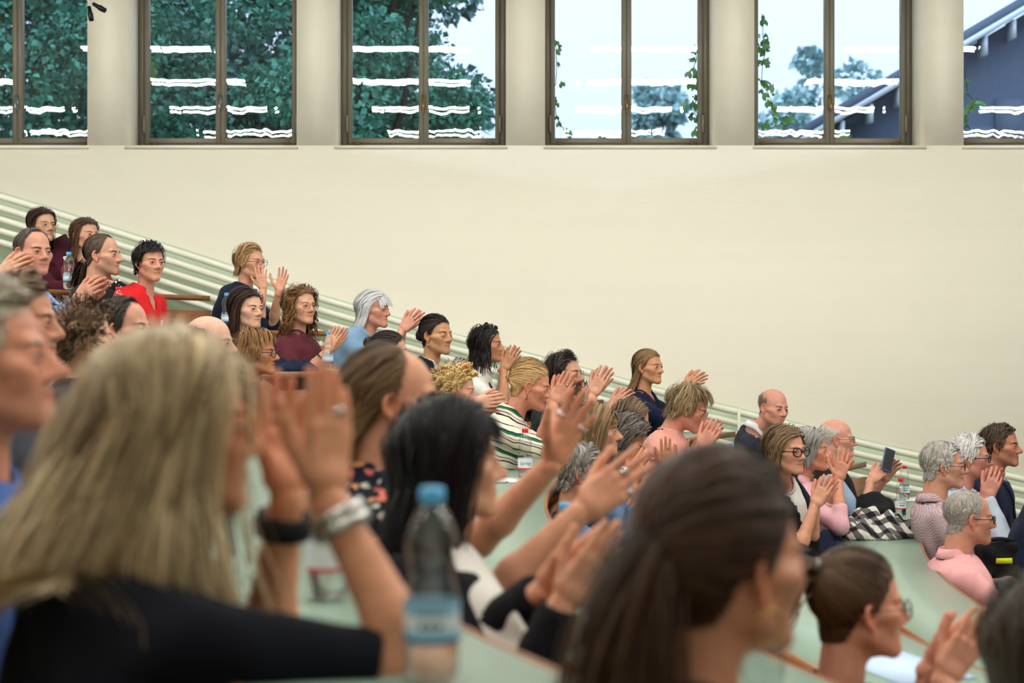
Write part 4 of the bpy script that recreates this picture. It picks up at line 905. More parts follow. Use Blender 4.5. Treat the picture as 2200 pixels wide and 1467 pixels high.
def tree(label, base, h, spread, nclump, nleaf, size, c1, c2, seed, low=.25, trunk=.16, bare=()):
    rng = np.random.default_rng(seed); base = np.asarray(base, float); t = empty('tree', base); tag(t, label, 'tree', None)
    d = nrm(rng.normal(0, 1, (nclump, 3))); ctr = base + (0, 0, h * (low + 1) / 2) + d * np.array((spread, spread * .8, h * (1 - low) / 2)) * (rng.random((nclump, 1)) ** .4) * .85
    for (x, z, r) in bare: ctr = ctr[~((np.abs(ctr[:, 0] - x) < r) & (np.abs(ctr[:, 2] - z) < r))]
    rad = np.repeat((spread * .22 * (.7 + .7 * rng.random((len(ctr), 1)))), 3, 1) * (1, 1, .75)
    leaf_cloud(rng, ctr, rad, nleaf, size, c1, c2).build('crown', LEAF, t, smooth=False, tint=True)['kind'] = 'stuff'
    mb = MB(); top = base + (rng.normal(0, .2), 0, h * .75); mid = (base + top) / 2 + rng.normal(0, .15, 3); mb.tube([base - (0, 0, .2), mid, top], [trunk, trunk * .7, trunk * .25], 9); mb.build('trunk', M['bark'], t)
    for i in range(9):
        a = base + (top - base) * (.3 + .07 * i); b = ctr[rng.integers(0, len(ctr))]; MB().tube([a, (a + b) / 2 + rng.normal(0, .2, 3), b], [trunk * .4, trunk * .25, trunk * .07], 6).build('branch', M['bark'], t)
    return t
GZ = CZ - 3.0
S_(MB().box((-60, 11.2, GZ - .2), (60, 120, GZ)).build('ground', mat('wet lawn', (70, 96, 62), .9, noise=.3, nscale=1), smooth=False))
tree('broad leafy tree filling the two leftmost windows', (-6.2, 17.5, GZ), 11.5, 3.3, 90, 70000, .082, (38, 108, 92), (84, 160, 128), 5)
tree('leafy tree close behind the third window from the left', (-1.75, 17.0, GZ), 9.4, 2.0, 46, 46000, .08, (46, 116, 98), (90, 164, 132), 8, bare=((-.15, CZ + 3.3, .55), (-.0, CZ + 2.4, .3)))
tree('dark dense tree further off behind the leaning branches', (-4.2, 23, GZ), 13, 4.0, 100, 34000, .15, (32, 90, 84), (64, 130, 114), 12)
tree('tall dark tree at the far left beyond the lawn', (-9.5, 22, GZ), 14, 4.2, 70, 16000, .14, (32, 92, 84), (66, 132, 116), 14)
tree('pale far tree beside the sloping roof in the fifth window', (9.0, 42, GZ), 12.8, 2.2, 50, 7000, .28, (150, 190, 190), (180, 212, 206), 21, trunk=.25)  # distance haze is put into the leaf colours, lightened and bluish
tree('small far bush low in the fourth window', (4.3, 42, GZ), 11.0, .9, 24, 2800, .28, (150, 190, 190), (180, 212, 206), 22, low=.7, trunk=.15)  # same haze-lightened leaf colours, no real haze in the air
# neighbouring house with a sloping dark gable
hs = empty('house', (9, 27, GZ)); tag(hs, 'dark blue timber house with a steep sloping roof and pale gutter', 'house')
def hp(u, v): return at(u, v, 27)
g0, g1 = hp(1690, 318), hp(2330, -60)
mb = MB(); mb.prism([g0 - (0, 0, .12), g1 - (0, 0, .12), (g1[0], 27, GZ), (g0[0], 27, GZ)], (0, 8, 0)); mb.build('wall', M['facade'], hs, smooth=False)
sl = nrm(g1 - g0); mb = MB(); mb.prism([g0 - sl * .5 + (0, -.45, 0), g1 + (0, -.45, 0), g1 + (0, -.45, .22), g0 - sl * .5 + (0, -.45, .22)], (0, 9, 0)); mb.build('roof', M['roof'], hs, smooth=False)
mb = MB(); mb.tube([g0 - sl * .5 + (0, -.5, -.03), g1 + (0, -.5, -.03)], .055, 8); mb.build('gutter', M['gutter'], hs)
for i in range(14):
    p = g0 + sl * (.5 + i * .62) + (0, -.25, -.12); MB().box(p + (-.035, -.2, -.34), p + (.035, .2, 0)).build('rafter', M['gutter'], hs, smooth=False)
for u, v in ((2165, 270), (2100, 330)):
    p = hp(u, v); mb = MB(); mb.box(p + (-.25, -.06, -.5), p + (.25, 0, .5)); mb.build('window', M['roof'], hs, smooth=False)
# ivy shoots hanging at the window edges
def ivy(label, pts, n, seed, size=.055):
    rng = np.random.default_rng(seed); P = np.array([at(u, v, 10.90) for u, v in pts]); o = empty('ivy', P[0]); tag(o, label, 'ivy')
    t = np.linspace(0, len(P) - 1, 40); C = np.stack([np.interp(t, np.arange(len(P)), P[:, c]) for c in range(3)], 1) + np.cumsum(rng.normal(0, .003, (40, 3)), 0) * (1, .3, 1); MB().tube(C, .0028, 5).build('stem', M['bark'], o)
    out = np.array([(0, .5), (.32, .82), (.52, .45), (.42, .1), (.14, -.12), (0, -.42)]); hl = np.vstack([out, out[::-1][1:-1] * (-1, 1)])
    for i in range(n):
        s = size * (.5 + .8 * rng.random()) * (1 if i < n * .8 else .6); c = C[rng.integers(0, 40)] + rng.normal(0, .03, 3) * (1, .4, 1); R = head_rot(rng.normal(90, 35), rng.normal(0, 25), rng.normal(180, 40))
        V = c + s * np.stack([hl[:, 0], .18 * np.abs(hl[:, 0]), hl[:, 1]], 1) @ R.T; V = np.vstack([V, c[None]]); k = len(hl); mb = MB(); g = rng.random(); mb.add(V, T=[(j, (j + 1) % k, k) for j in range(k)], col=lin((70, 128, 70)) * (1 - g) + lin((110, 165, 90)) * g); mb.build('leaf', LEAF, o, smooth=False, tint=True)
ivy('ivy hanging down the right edge of the fourth window', [(1492, 95), (1499, 130), (1490, 165), (1500, 200), (1492, 235), (1503, 265), (1500, 300)], 40, 1)
ivy('thin ivy tendril at the left edge of the fourth window', [(1196, 90), (1200, 150), (1197, 210), (1205, 260), (1222, 292)], 12, 2)
ivy('heart leaved ivy climbing at the left edge of the fifth window', [(1636, 30), (1637, 80), (1640, 120), (1637, 175), (1655, 200), (1668, 240), (1690, 262), (1640, 285)], 46, 3, .06)
ivy('ivy sprig low in the middle of the fifth window', [(1770, 300), (1800, 288), (1815, 300), (1830, 312)], 12, 4)
ivy('ivy along the lower left corner of the sixth window', [(2072, 150), (2080, 200), (2100, 215), (2078, 250), (2095, 280), (2130, 300), (2200, 296), (2260, 300)], 36, 5)
ivy('ivy strand along the left edge of the second window', [(318, 10), (320, 60), (322, 120), (319, 180), (326, 240), (322, 300)], 30, 6)
ivy('short curled tendril at the bottom of the fourth window', [(1270, 302), (1290, 295), (1318, 283)], 7, 7, .03)
# ------------------------------------------------------------------ the audience
P = person
# top rows at the left
P('woman with long straight dark hair and glasses in burgundy, top row', 92, 484, 9.6, -42, row=-3, hair=dict(style='long', c=((44, 28, 26), (78, 50, 42)), len=.36, part=.0, front=-.5), top=dict(c=(72, 24, 38), slv='long'), glasses=dict(m='frame_gold', t=.0013, rx=.025, rz=.019, sq=2.6), tagp=(-.06, .13), skin=(206, 156, 124))
P('woman with wavy brown hair, face half hidden by the ponytailed man', 184, 505, 9.6, -36, row=-3, hair=dict(style='long', c=((66, 44, 32), (104, 74, 52)), len=.34, wave=.02, wf=11, front=-.5, part=.01), top=dict(c=(120, 60, 66)), skin=(208, 150, 120))
P('balding man in light blue shirt clapping behind the curly head', 72, 542, 7.3, -40, sex='m', row=-2, hair=dict(style='short', line='recede', c=((66, 56, 50), (104, 94, 84)), len=.022), top=dict(c=(140, 166, 210), slv='long', collar=1, neck='collar'), hands=clap(186, 634, -.2, 42, gap=.05, pose='cup'), skin=(204, 142, 116))
r = P('man with brown ponytail and stubble in black t-shirt', 222, 548, 8.4, -12, sex='m', row=-2, hair=dict(style='tie', line='recede', c=((58, 44, 38), (108, 88, 74)), tie=(0, -.105, -.045), tail=dict(len=.17, dir=(0, -.7, -.5), n=130, tie_m='white_card', fat=1.2)), top=dict(c=(26, 28, 28), cut=.8), beard=dict(c=((86, 66, 54), (120, 100, 86)), len=.004, s=.25), skin=(206, 150, 122), face=dict(nose=1.35, jaw=.98))
necklace(r, .075, .20, 'silver', .0022)
P('smiling woman with short black hair in a bright red top', 322, 563, 8.5, -46, pitch=-3, row=-2, hair=dict(style='short', c=((16, 13, 16), (36, 30, 32)), len=.05, fd=(.7, .3, -.25), clear=.016), top=dict(c=(222, 38, 42), slv='long', neck='v'), tagp=(-.085, .17, .05, .03), skin=(216, 152, 124))
r = P('fair short haired woman in navy jacket standing out above the row, clapping', 538, 564, 9.3, -28, row=-2, hair=dict(style='short', c=((142, 104, 64), (204, 166, 116)), len=.075, dir=(.2, -.3, 0), clear=.015), top=dict(name='jacket', c=(22, 30, 50), slv='elbow', neck='deep', inner=(30, 34, 48), ineck='crew'), glasses=dict(m='frame_brown', t=.0015, rx=.026, rz=.017, sq=3), hands=clap(563, 606, -.12, 98, gap=.0, pose='spread', off=(40, 6), da=24), tagp=(.09, .09, .06, .03, 15), skin=(214, 154, 122))
necklace(r, .08, .16, 'pearl', .0045, .5)
P('person beyond the left edge, only clapping hands in view', -105, 560, 7.3, -30, sex='m', row=-2, hair=dict(style='short', c=((80, 64, 50), (100, 80, 64))), top=dict(c=(60, 62, 70), slv='long'), hands=clap(22, 582, -.15, 35, pose='cup'))
# second rows
r = P('woman with dark brown bob watching, before the navy jacket', 532, 664, 8.2, -38, row=-1, hair=dict(style='bob', c=((44, 30, 27), (78, 56, 46)), len=.23, part=-.02, front=-.6, flip=.25, clear=.018), top=dict(c=(30, 30, 36), neck='wide'), skin=(222, 170, 142)); earring(r, 1)
r = P('woman with long curly brown hair and glasses in burgundy tee', 648, 657, 8.75, -45, row=-1, hair=dict(style='curly', c=((92, 60, 38), (160, 116, 74)), len=.25, clear=.020, curl=.009, part=0, front=-.6), top=dict(c=(98, 42, 52), cut=1.0), glasses=dict(m='frame_gold', t=.0013, sq=2.3), hands=clap(716, 738, -.22, 62, pose='flat'), tagp=(.02, .16, .055, .03, -30), skin=(216, 158, 126)); wristband(r, 'R', .03, .029, .003)
r = P('white haired woman in pale blue t-shirt clapping', 803, 665, 8.85, -22, row=-1, lean=.16, hair=dict(style='bob', c=((196, 196, 200), (236, 236, 236)), len=.24, front=-.9, part=.0, sidey=-.55, bang=.07, wave=.01, clear=.014, vary=.1), top=dict(c=(124, 156, 186)), hands=clap(878, 697, -.15, 48, pose='flat'), skin=(214, 148, 122), brow=(150, 130, 120)); ring_on(r, 'R', 2, .022, gem=.008)
# row 0
r = P('woman with layered auburn hair and round dark glasses in profile', 553, 758, 7.4, -8, row=0, hair=dict(style='short', c=((104, 70, 42), (178, 134, 86)), len=.095, fd=(.5, .5, -.5), clear=.018), top=dict(c=(120, 104, 90), neck='crew'), glasses=dict(m='frame_blue', t=.0024, rx=.025, rz=.023), skin=(192, 128, 88), face=dict(nose=1.15)); necklace(r, .072, .03, 'black_cloth', .004)
P('dark haired head with small bun, low behind the balding floral shirt', 838, 758, 7.6, 4, row=0, hair=dict(style='tie', c=((36, 26, 24), (60, 46, 40)), tie=(0, -.10, .055), bun=dict(r=.03)), top=dict(c=(90, 60, 50)))
r = P('woman with pulled back black hair and closed eyes', 938, 720, 8.3, -38, row=0, hair=dict(style='tie', c=((24, 19, 20), (50, 40, 38)), tie=(0, -.105, .0), bun=dict(r=.034), bulge=.008), top=dict(name='jacket', c=(26, 26, 30), slv='long', neck='deep', inner=('floral', (226, 222, 216), [(40, 40, 44), (120, 118, 118)], 60), ineck='crew'), face=dict(eye=.0), skin=(196, 142, 100)); earring(r, 1, 'drop', 'silver', .024)
r = P('woman with wavy black hair in a white t-shirt clapping', 1046, 740, 9.0, -12, row=0, hair=dict(style='curly', c=((18, 15, 16), (44, 36, 34)), len=.20, clear=.016, curl=.005, cf=7, part=.02, front=-.5), top=dict(c=(236, 234, 228)), hands=clap(1092, 779, -.15, 64), skin=(190, 130, 92))
def strap(r, x0=.10, x1=-.10, m='black_cloth', w=.014):
    A, B = [], []
    for t in np.linspace(0, 1, 14):
        p = r['on_chest'](x0 + (x1 - x0) * t, .05 + .33 * t, .005); d = nrm(r['rb'] * .6 + r['up'] * .5); A.append(p - d * w); B.append(p + d * w)
    V = np.vstack([A, B]); o = MB().add(V, [(i, i + 1, 15 + i, 14 + i) for i in range(13)]).build('bag_strap', MATS[m], r['root']); s = o.modifiers.new('thick', 'SOLIDIFY'); s.thickness = .003
strap(r)
P('dark head low between grey scalp and blonde hair, in shadowed row', 268, 706, 5.7, -10, sex='m', row=0, hair=dict(style='short', line='recede', c=((40, 34, 32), (66, 58, 52)), len=.05, dir=(0, -.5, 0)), top=dict(c=(60, 70, 90)), skin=(206, 146, 118))
P('curly brown head beside the grey haired man', 182, 728, 5.0, 28, row=0, hair=dict(style='curly', c=((70, 50, 36), (124, 94, 66)), len=.06, clear=.024, curl=.010, cf=14), top=dict(c=(70, 60, 60)))
P('bald headed man half hidden behind the blonde hair', 452, 738, 6.3, -6, sex='m', row=0, hair=dict(style='short', line='bald', c=((140, 122, 104), (110, 94, 80)), len=.012), top=dict(c=(90, 96, 110)), skin=(220, 170, 145))
# row 1
r = P('young woman with short curly blonde hair, face down by the bottle', 984, 838, 7.9, -8, pitch=-6, row=1, hair=dict(style='curly', c=((186, 146, 84), (232, 204, 146)), len=.075, clear=.026, curl=.011, cf=14), top=dict(c=(60, 62, 70)), hands=clap(1040, 864, -.3, 8, pose='flat', gap=.04), skin=(224, 166, 138))
ST = ('stripes', (232, 222, 204), [(0, (232, 222, 204)), (.16, (40, 36, 40)), (.22, (232, 222, 204)), (.30, (110, 90, 110)), (.34, (232, 222, 204)), (.48, (28, 104, 78)), (.60, (34, 32, 36)), (.65, (232, 222, 204)), (.85, (44, 40, 46)), (.90, (232, 222, 204))], .105, (.35, .1, 1.))
r = P('blonde woman with pinned up hair in striped polo shirt, eyes lowered', 1140, 828, 7.0, -5, pitch=-14, row=1, hair=dict(style='tie', c=((164, 122, 76), (220, 184, 132)), tie=(0, -.095, .02), bun=dict(r=.032, off=(0, -.005, 0)), bulge=.016), top=dict(c=ST, collar=1, neck='collar', cut=.95), hands=clap(1202, 846, -.2, 62, pose='flat', gap=.05), skin=(214, 144, 114), brow=(160, 120, 84)); earring(r, 1, 'drop', 'frame_blue', .024); ring_on(r, 'R', 2, .02, gem=.007)
P('man with dark hair, beard and round glasses clapping by the wall', 1212, 803, 8.3, -24, sex='m', row=1, hair=dict(style='short', c=((34, 27, 26), (66, 54, 48)), len=.055, dir=(0, -.3, .1), clear=.017), top=dict(c=(40, 52, 48)), beard=dict(c=((46, 36, 32), (78, 60, 52)), len=.016, s=.6), glasses=dict(m='frame_gold', t=.0013), hands=clap(1284, 830, -.15, 62), skin=(212, 152, 124), face=dict(nose=1.1))
P('man with grey hair and black glasses behind the bearded man', 1224, 824, 9.3, -22, sex='m', row=1, hair=dict(style='short', c=((120, 112, 104), (160, 152, 144)), len=.035), top=dict(c=(70, 72, 80), slv='long'), glasses=dict(t=.0026), hands=clap(1326, 864, -.1, 38, pose='cup'), skin=(212, 150, 124))
r = P('woman with long light brown hair in navy top beside the wall', 1394, 788, 9.5, -40, row=1, hair=dict(style='long', c=((96, 72, 50), (168, 134, 94)), len=.38, front=-1.2, sidey=-.7, part=0, wave=.018, clear=.008), top=dict(c=(26, 30, 56), slv='elbow', neck='v'), hands=clap(1484, 822, -.12, 34, pose='flat'), tagp=(-.05, .22, .045, .055), skin=(206, 144, 104))
# row 2
r = P('person with thick ash blond hair and glasses in pink t-shirt, looking down', 1480, 876, 7.4, -14, pitch=-22, row=2, sex='m', scale=.99, hair=dict(style='short', n=2200, w=.0018, c=((108, 86, 60), (188, 162, 122)), len=.08, fd=(.3, .7, -.3), clear=.020), face=dict(neck=.055), top=dict(c=(228, 162, 150), nr=.82), glasses=dict(m='frame_gold', t=.0015, rx=.026, rz=.019, sq=2.6), hands=clap(1518, 946, -.2, 58, pose='flat', pose2='cup', gap=.055), skin=(218, 146, 120))
P('bald man in dark suit leaning forward by the wall', 1662, 876, 9.3, -58, pitch=-6, roll=-4, sex='m', row=2, body=-22, lean=.34, nboff=(-.045, .02, .03), sweight=1.1, hair=dict(style='short', line='bald', c=((128, 108, 96), (150, 128, 112)), len=.006, w=.0018), top=dict(name='jacket', c=(48, 52, 64), slv='long', neck='jacket', inner=(236, 236, 236), collar=1, lapel=True), skin=(212, 146, 122), gaze=(6, 0), beard=dict(c=((140, 110, 92), (170, 140, 120)), len=.003, s=.15, d=.6))
P('woman with grey wavy hair and tan skin bent over, clapping', 1344, 942, 7.0, -12, pitch=-36, row=2, hair=dict(style='curly', c=((54, 47, 44), (136, 126, 118)), len=.13, clear=.022, curl=.006, cf=8, part=.02), top=dict(c=(70, 84, 104)), glasses=dict(t=.0018, sq=2.5), hands=clap(1436, 990, -.2, 92, pose='flat', gap=.03, off=(38, 6), da=30, pose2='spread'), skin=(184, 122, 82))
P('brown haired woman with glasses just behind the grey wavy hair', 1358, 904, 7.9, -18, pitch=-16, row=2, hair=dict(style='bob', c=((80, 62, 48), (132, 110, 88)), len=.13, front=-.2, clear=.016, flip=.2), top=dict(c=(110, 70, 84)), glasses=dict(t=.002, m='frame_black'), skin=(206, 146, 120))
P('woman with chin length brown hair in denim blue shirt, in profile', 1282, 926, 6.5, -4, row=2, hair=dict(style='bob', c=((92, 70, 48), (162, 130, 94)), len=.21, part=-.02, front=-.1, bang=.05, flip=.15, clear=.014), top=dict(c=(92, 118, 152), collar=1, neck='collar', slv='long'), hands=clap(1362, 1010, -.1, 52, pose='cup', gap=.04), skin=(214, 148, 116), face=dict(nose=1.2))
P('grey haired woman with fine glasses in navy vest, behind clapping hands', 1250, 1014, 5.9, -4, pitch=-4, row=2, hair=dict(style='short', c=((104, 96, 90), (168, 160, 152)), len=.05, clear=.012), top=dict(name='vest', c=(28, 34, 48), slv='none', neck='collar', islv='long', inner=(90, 112, 144), ineck='crew'), glasses=dict(m='frame_gray', t=.0012), hands=clap(1382, 1062, -.12, 60, pose='cup', gap=.05), skin=(204, 140, 108), face=dict(age=1))
# row 3
r = P('woman with brown bob and thick dark glasses looking at the camera', 1690, 968, 7.0, -52, row=3, hair=dict(style='bob', n=1900, w=.0019, c=((76, 56, 40), (150, 120, 88)), len=.20, part=-.03, front=-.5, wave=.012, clear=.018, flip=.1), top=dict(name='cardigan', c=(24, 25, 30), slv='elbow', neck='jacket', inner=(232, 230, 226), ineck='crew'), glasses=dict(t=.0034, rx=.027, rz=.020, cat=1), hands=clap(1764, 1066, -.1, 62, pose='flat', gap=.045), tagp=(.0, .15, .05, .03), skin=(216, 152, 120), gaze=(18, 4)); earring(r, 1, 'pearl', 'pearl')
r = P('grey haired woman in pink shirt, half behind the brown bob', 1740, 966, 7.7, -16, row=3, hair=dict(style='bob', c=((126, 120, 114), (190, 186, 180)), len=.13, front=-.2, clear=.016, flip=.2), top=dict(c=(232, 178, 186), slv='roll', collar=1, neck='collar'), hands=clap(1806, 1010, -.2, 74, pose='spread', gap=.05), skin=(212, 142, 112), face=dict(age=1)); ring_on(r, 'R', 2, .02, m='gold', thick=.003)
HOLD = P('bald man with white beard, black vest and glasses holding phone', 1798, 943, 8.9, -12, sex='m', row=3, hair=dict(style='short', line='bald', c=((226, 218, 208), (190, 180, 170)), len=.008), top=dict(name='vest', c=(28, 28, 30), slv='none', neck='jacket', islv='roll', inner=(158, 180, 206), collar=1, ineck='collar'), beard=dict(c=((236, 230, 224), (200, 190, 180)), len=.008, s=.35), glasses=dict(m='frame_brown', t=.0018, rx=.025, rz=.018, sq=3), hands=[dict(s='R', u=1884, v=1020, dy=-.1, ang=42, dep=10, pose='cup', turn=-25), dict(s='L', u=1908, v=1018, dy=.02, ang=60, dep=-20, pose='cup', turn=25)], skin=(214, 148, 124), face=dict(age=1))
# row 4 at the right
P('grey haired man with black glasses in fine checked shirt', 2027, 1000, 7.45, -12, sex='m', row=4, hair=dict(style='short', vary=.12, c=((146, 140, 132), (206, 200, 192)), len=.032), top=dict(c=('check', (206, 190, 190), (160, 126, 136), 150), slv='long', collar=1, neck='collar'), glasses=dict(t=.0022, rx=.027, rz=.018, sq=3), beard=dict(c=((190, 180, 172), (160, 150, 142)), len=.003, s=.2, d=.7), skin=(212, 148, 118), face=dict(nose=1.2, age=1))
r = P('white haired man with black glasses clapping near the right edge', 2084, 983, 7.9, -20, sex='m', row=4, hair=dict(style='short', vary=.12, c=((196, 192, 188), (236, 234, 230)), len=.045, clear=.014, dir=(0, -.2, 0)), top=dict(c=(188, 198, 214), slv='long', collar=1, neck='collar'), glasses=dict(t=.0030, rx=.028, rz=.017, sq=3.4), hands=clap(2128, 1048, -.15, 68, pose='cup', gap=.05, pose2='relax'), skin=(206, 136, 116), face=dict(age=1)); wristband(r, 'R', .035, .033, .004, name='wristwatch')
P('dark haired man in navy suit and checked blue shirt by the wall', 2150, 957, 8.3, -30, sex='m', row=4, hair=dict(style='short', c=((48, 35, 28), (92, 70, 52)), len=.045, dir=(.5, -.1, 0), clear=.012), top=dict(name='jacket', c=(26, 34, 58), slv='long', neck='jacket', inner=('check', (176, 194, 222), (120, 146, 190), 190), collar=1, lapel=True), skin=(190, 122, 92), face=dict(age=1))
P('grey haired balding man in short sleeved pink shirt and dark glasses', 2082, 1112, 6.5, -3, pitch=-2, sex='m', row=4, hair=dict(style='short', line='recede', vary=.12, c=((140, 132, 124), (200, 192, 184)), len=.022), sweight=1.12, top=dict(c=(232, 170, 170), collar=1, neck='collar', cut=.95), glasses=dict(t=.0026, rx=.025, rz=.017, sq=3), hands=[dict(s='R', u=2275, v=1300, dy=-.10, ang=-20, pose='relax', hint=(.1, -.6, -.8))], skin=(208, 140, 116), face=dict(nose=1.1, age=1))
P('man in navy jacket at the right edge, only sleeve in view', 2285, 1010, 7.6, -22, sex='m', row=4, hair=dict(style='short', c=((90, 80, 72), (120, 108, 98))), top=dict(name='jacket', c=(24, 32, 56), slv='long', neck='jacket', inner=(220, 224, 232), collar=1, lapel=True))
# out of focus foreground
r = P('woman with long blonde hair in dark navy t-shirt clapping, seen from behind', 372, 916, 1.81, 12, row=0, q=5, body=46, lean=.10, hair=dict(style='long', n=1700, c=((132, 106, 74), (228, 206, 164)), len=.43, part=.01, front=.05, sidey=-.12, clear=.024, sweep=.13, wave=.030, wf=8, grav=.55, vary=.4, th=.012, guard=-9), top=dict(c=(17, 19, 27), cut=.80), glasses=dict(m='frame_gold', t=.0016),
  hands=[dict(s='R', u=705, v=975, dy=-.03, ang=88, pose='flat', hint=(.75, -.1, -1)), dict(s='L', u=612, v=985, dy=.10, ang=93, pose='flat', hint=(.2, .3, -1))], skin=(216, 146, 106))
wristband(r, 'R', .010, .0325, .0046, 'silver', 'bracelet', 1.5, .4); wristband(r, 'R', .025, .0335, .0044, 'silver', 'bracelet', 1.4, .5); wristband(r, 'L', .02, .033, .008, 'black_cloth', 'wristwatch'); ring_on(r, 'R', 2, .020, gem=.008); ring_on(r, 'L', 1, .02, gem=.010, m='pearl')
P('grey haired man with ruddy face at the left edge, out of focus', -34, 776, 2.25, 8, pitch=6, sex='m', row=0, q=2.5, hair=dict(style='short', c=((150, 138, 116), (208, 198, 176)), len=.05, dir=(0, .1, 0), clear=.016), top=dict(c=(74, 104, 168), collar=1, neck='collar'), skin=(214, 142, 110), face=dict(nose=1.15))
P('brown haired man just behind the ruddy grey haired man', 36, 694, 3.7, 4, sex='m', row=0, q=1.5, hair=dict(style='short', c=((84, 66, 46), (128, 104, 76)), len=.05, dir=(0, .2, 0), clear=.016), top=dict(c=(70, 74, 84)), skin=(200, 134, 104))
r = P('long haired balding person with glasses in floral shirt, arms outstretched', 846, 862, 3.1, 4, sex='m', body=14, scale=1.0, row=1, q=2.5, hair=dict(style='back', line='high', c=((74, 52, 32), (136, 104, 68)), len=.30, dir=(0, -.8, -.5), grav=.9, clear=.012), top=dict(c=('floral', (30, 32, 42), [(226, 130, 110), (214, 150, 100), (196, 190, 176), (190, 90, 90), (40, 48, 60), (30, 32, 42)], 46, .5), collar=1, neck='collar', cut=.9), glasses=dict(m='frame_gold', t=.0014), skin=(216, 148, 112),
  hands=[dict(s='R', u=1296, v=1062, dy=-.28, ang=38, pose='flat', turn=-25), dict(s='L', u=1208, v=950, dy=.0, ang=64, pose='spread', turn=20)])
for s, f, g in (('R', 1, .009), ('R', 3, .006), ('L', 0, .010), ('L', 3, .008)): ring_on(r, s, f, .018, gem=g, thick=.0025)
r = P('woman with black bob in black and white jacket clapping, seen from behind', 966, 990, 2.75, 16, row=1, body=30, q=3.5, hair=dict(style='bob', c=((13, 11, 13), (34, 30, 33)), len=.255, part=0, front=-.1, sidey=-.22, clear=.018, flip=.12, bang=.045, vary=.3), top=dict(name='jacket', c=(20, 20, 24), slv='long', neck='collar', collar=1, off=.016), hands=clap(1230, 1240, -.30, 52, pose='flat', gap=.055), skin=(222, 160, 124)); ring_on(r, 'R', 2, .02, gem=.009, m='gold')
BOB = r
r = P('woman with dark brown ponytail and gold hoop earring, out of focus', 1562, 1205, 1.7, 28, pitch=-2, row=1, q=5, hair=dict(style='tie', c=((40, 26, 18), (86, 58, 38)), tie=(0, -.108, .030), bulge=.012, clear=.012, tail=dict(len=.40, dir=(0, -.42, -.6), grav=2.6, n=190, fat=1.0, r=.012)), top=dict(c=(16, 16, 18), slv='long', collar=1, neck='collar'), skin=(214, 146, 112)); earring(r, 1, 'hoop', 'gold', .020)
r = P('girl with glasses and high ponytail in dark green top clapping', 1846, 1302, 3.1, 8, row=2, q=2.5, hair=dict(style='tie', c=((58, 40, 27), (108, 80, 54)), tie=(0, -.092, .082), bulge=.010, tail=dict(len=.33, dir=(-.1, -1, .1), n=130, fat=1.5, tie_m='scrunchie', tie_r=.016, tie_t=.011)), top=dict(c=(24, 44, 38), cut=.9), glasses=dict(m='frame_brown', t=.0018), hands=clap(2046, 1408, -.12, 56, pose='flat', gap=.055), skin=(220, 152, 122))
P('dark brown head cut off by the right edge, out of focus', 2296, 1408, 2.1, 12, row=2, q=3, hair=dict(style='bob', c=((44, 36, 28), (78, 64, 50)), len=.2, clear=.02), top=dict(c=(60, 56, 56)))
# ------------------------------------------------------------------ things on the desks
PM = dict(pet=thin_glass('clear bottle plastic', .11, (.95, .97, .97), .04, edge=.9), water=mat('water', (244, 250, 252), .0, .5, trans=1, ior=1.33), cap_blue=mat('blue cap', (92, 174, 222), .4), cap_red=mat('red cap', (214, 40, 44), .4), lab_w=mat('white label', (226, 232, 236), .5), lab_b=mat('pale blue label', (150, 196, 220), .5), lab_d=mat('dark blue print', (50, 92, 140), .5), lab_r=mat('red label print', (206, 50, 60), .5), paper=mat('paper', (238, 238, 234), .7), bluepaper=mat('pale blue paper', (196, 220, 246), .6), navy=mat('navy cloth', (24, 30, 56), .9, bump=.3, bscale=60), blackc=mat('black jacket cloth', (20, 20, 22), .85, bump=.3, bscale=50), blue=mat('blue cloth', (62, 96, 150), .85, bump=.3, bscale=40), folder=mat('beige folder', (206, 192, 150), .6), yellow=mat('bright yellow strip', (214, 226, 40), .5), phone=mat('blue phone case', (74, 100, 138), .4), red=mat('red cloth', (170, 30, 44), .8))
PROF = [(.0, .004), (.018, .0), (.028, .003), (.0325, .012), (.0325, .040), (.0318, .050), (.0325, .060), (.0325, .088), (.0315, .100), (.0265, .118), (.0250, .126), (.0275, .138), (.0305, .152), (.0300, .166), (.0255, .182), (.0185, .196), (.0140, .203), (.0128, .206), (.0128, .211)]
def text_mesh(s, size, mb, fn, mi=0):
    cu = bpy.data.curves.new('t', 'FONT'); cu.body = s; cu.size = size; cu.align_x = 'CENTER'; cu.resolution_u = 2; cu.shear = .25
    o = bpy.data.objects.new('t', cu); me = bpy.data.meshes.new_from_object(o); co = np.array([v.co[:] for v in me.vertices])
    me.calc_loop_triangles(); T = np.array([t.vertices[:] for t in me.loop_triangles]); bpy.data.objects.remove(o); bpy.data.curves.remove(cu); bpy.data.meshes.remove(me)
    if len(co): mb.add(fn(co), T=T, mi=mi)
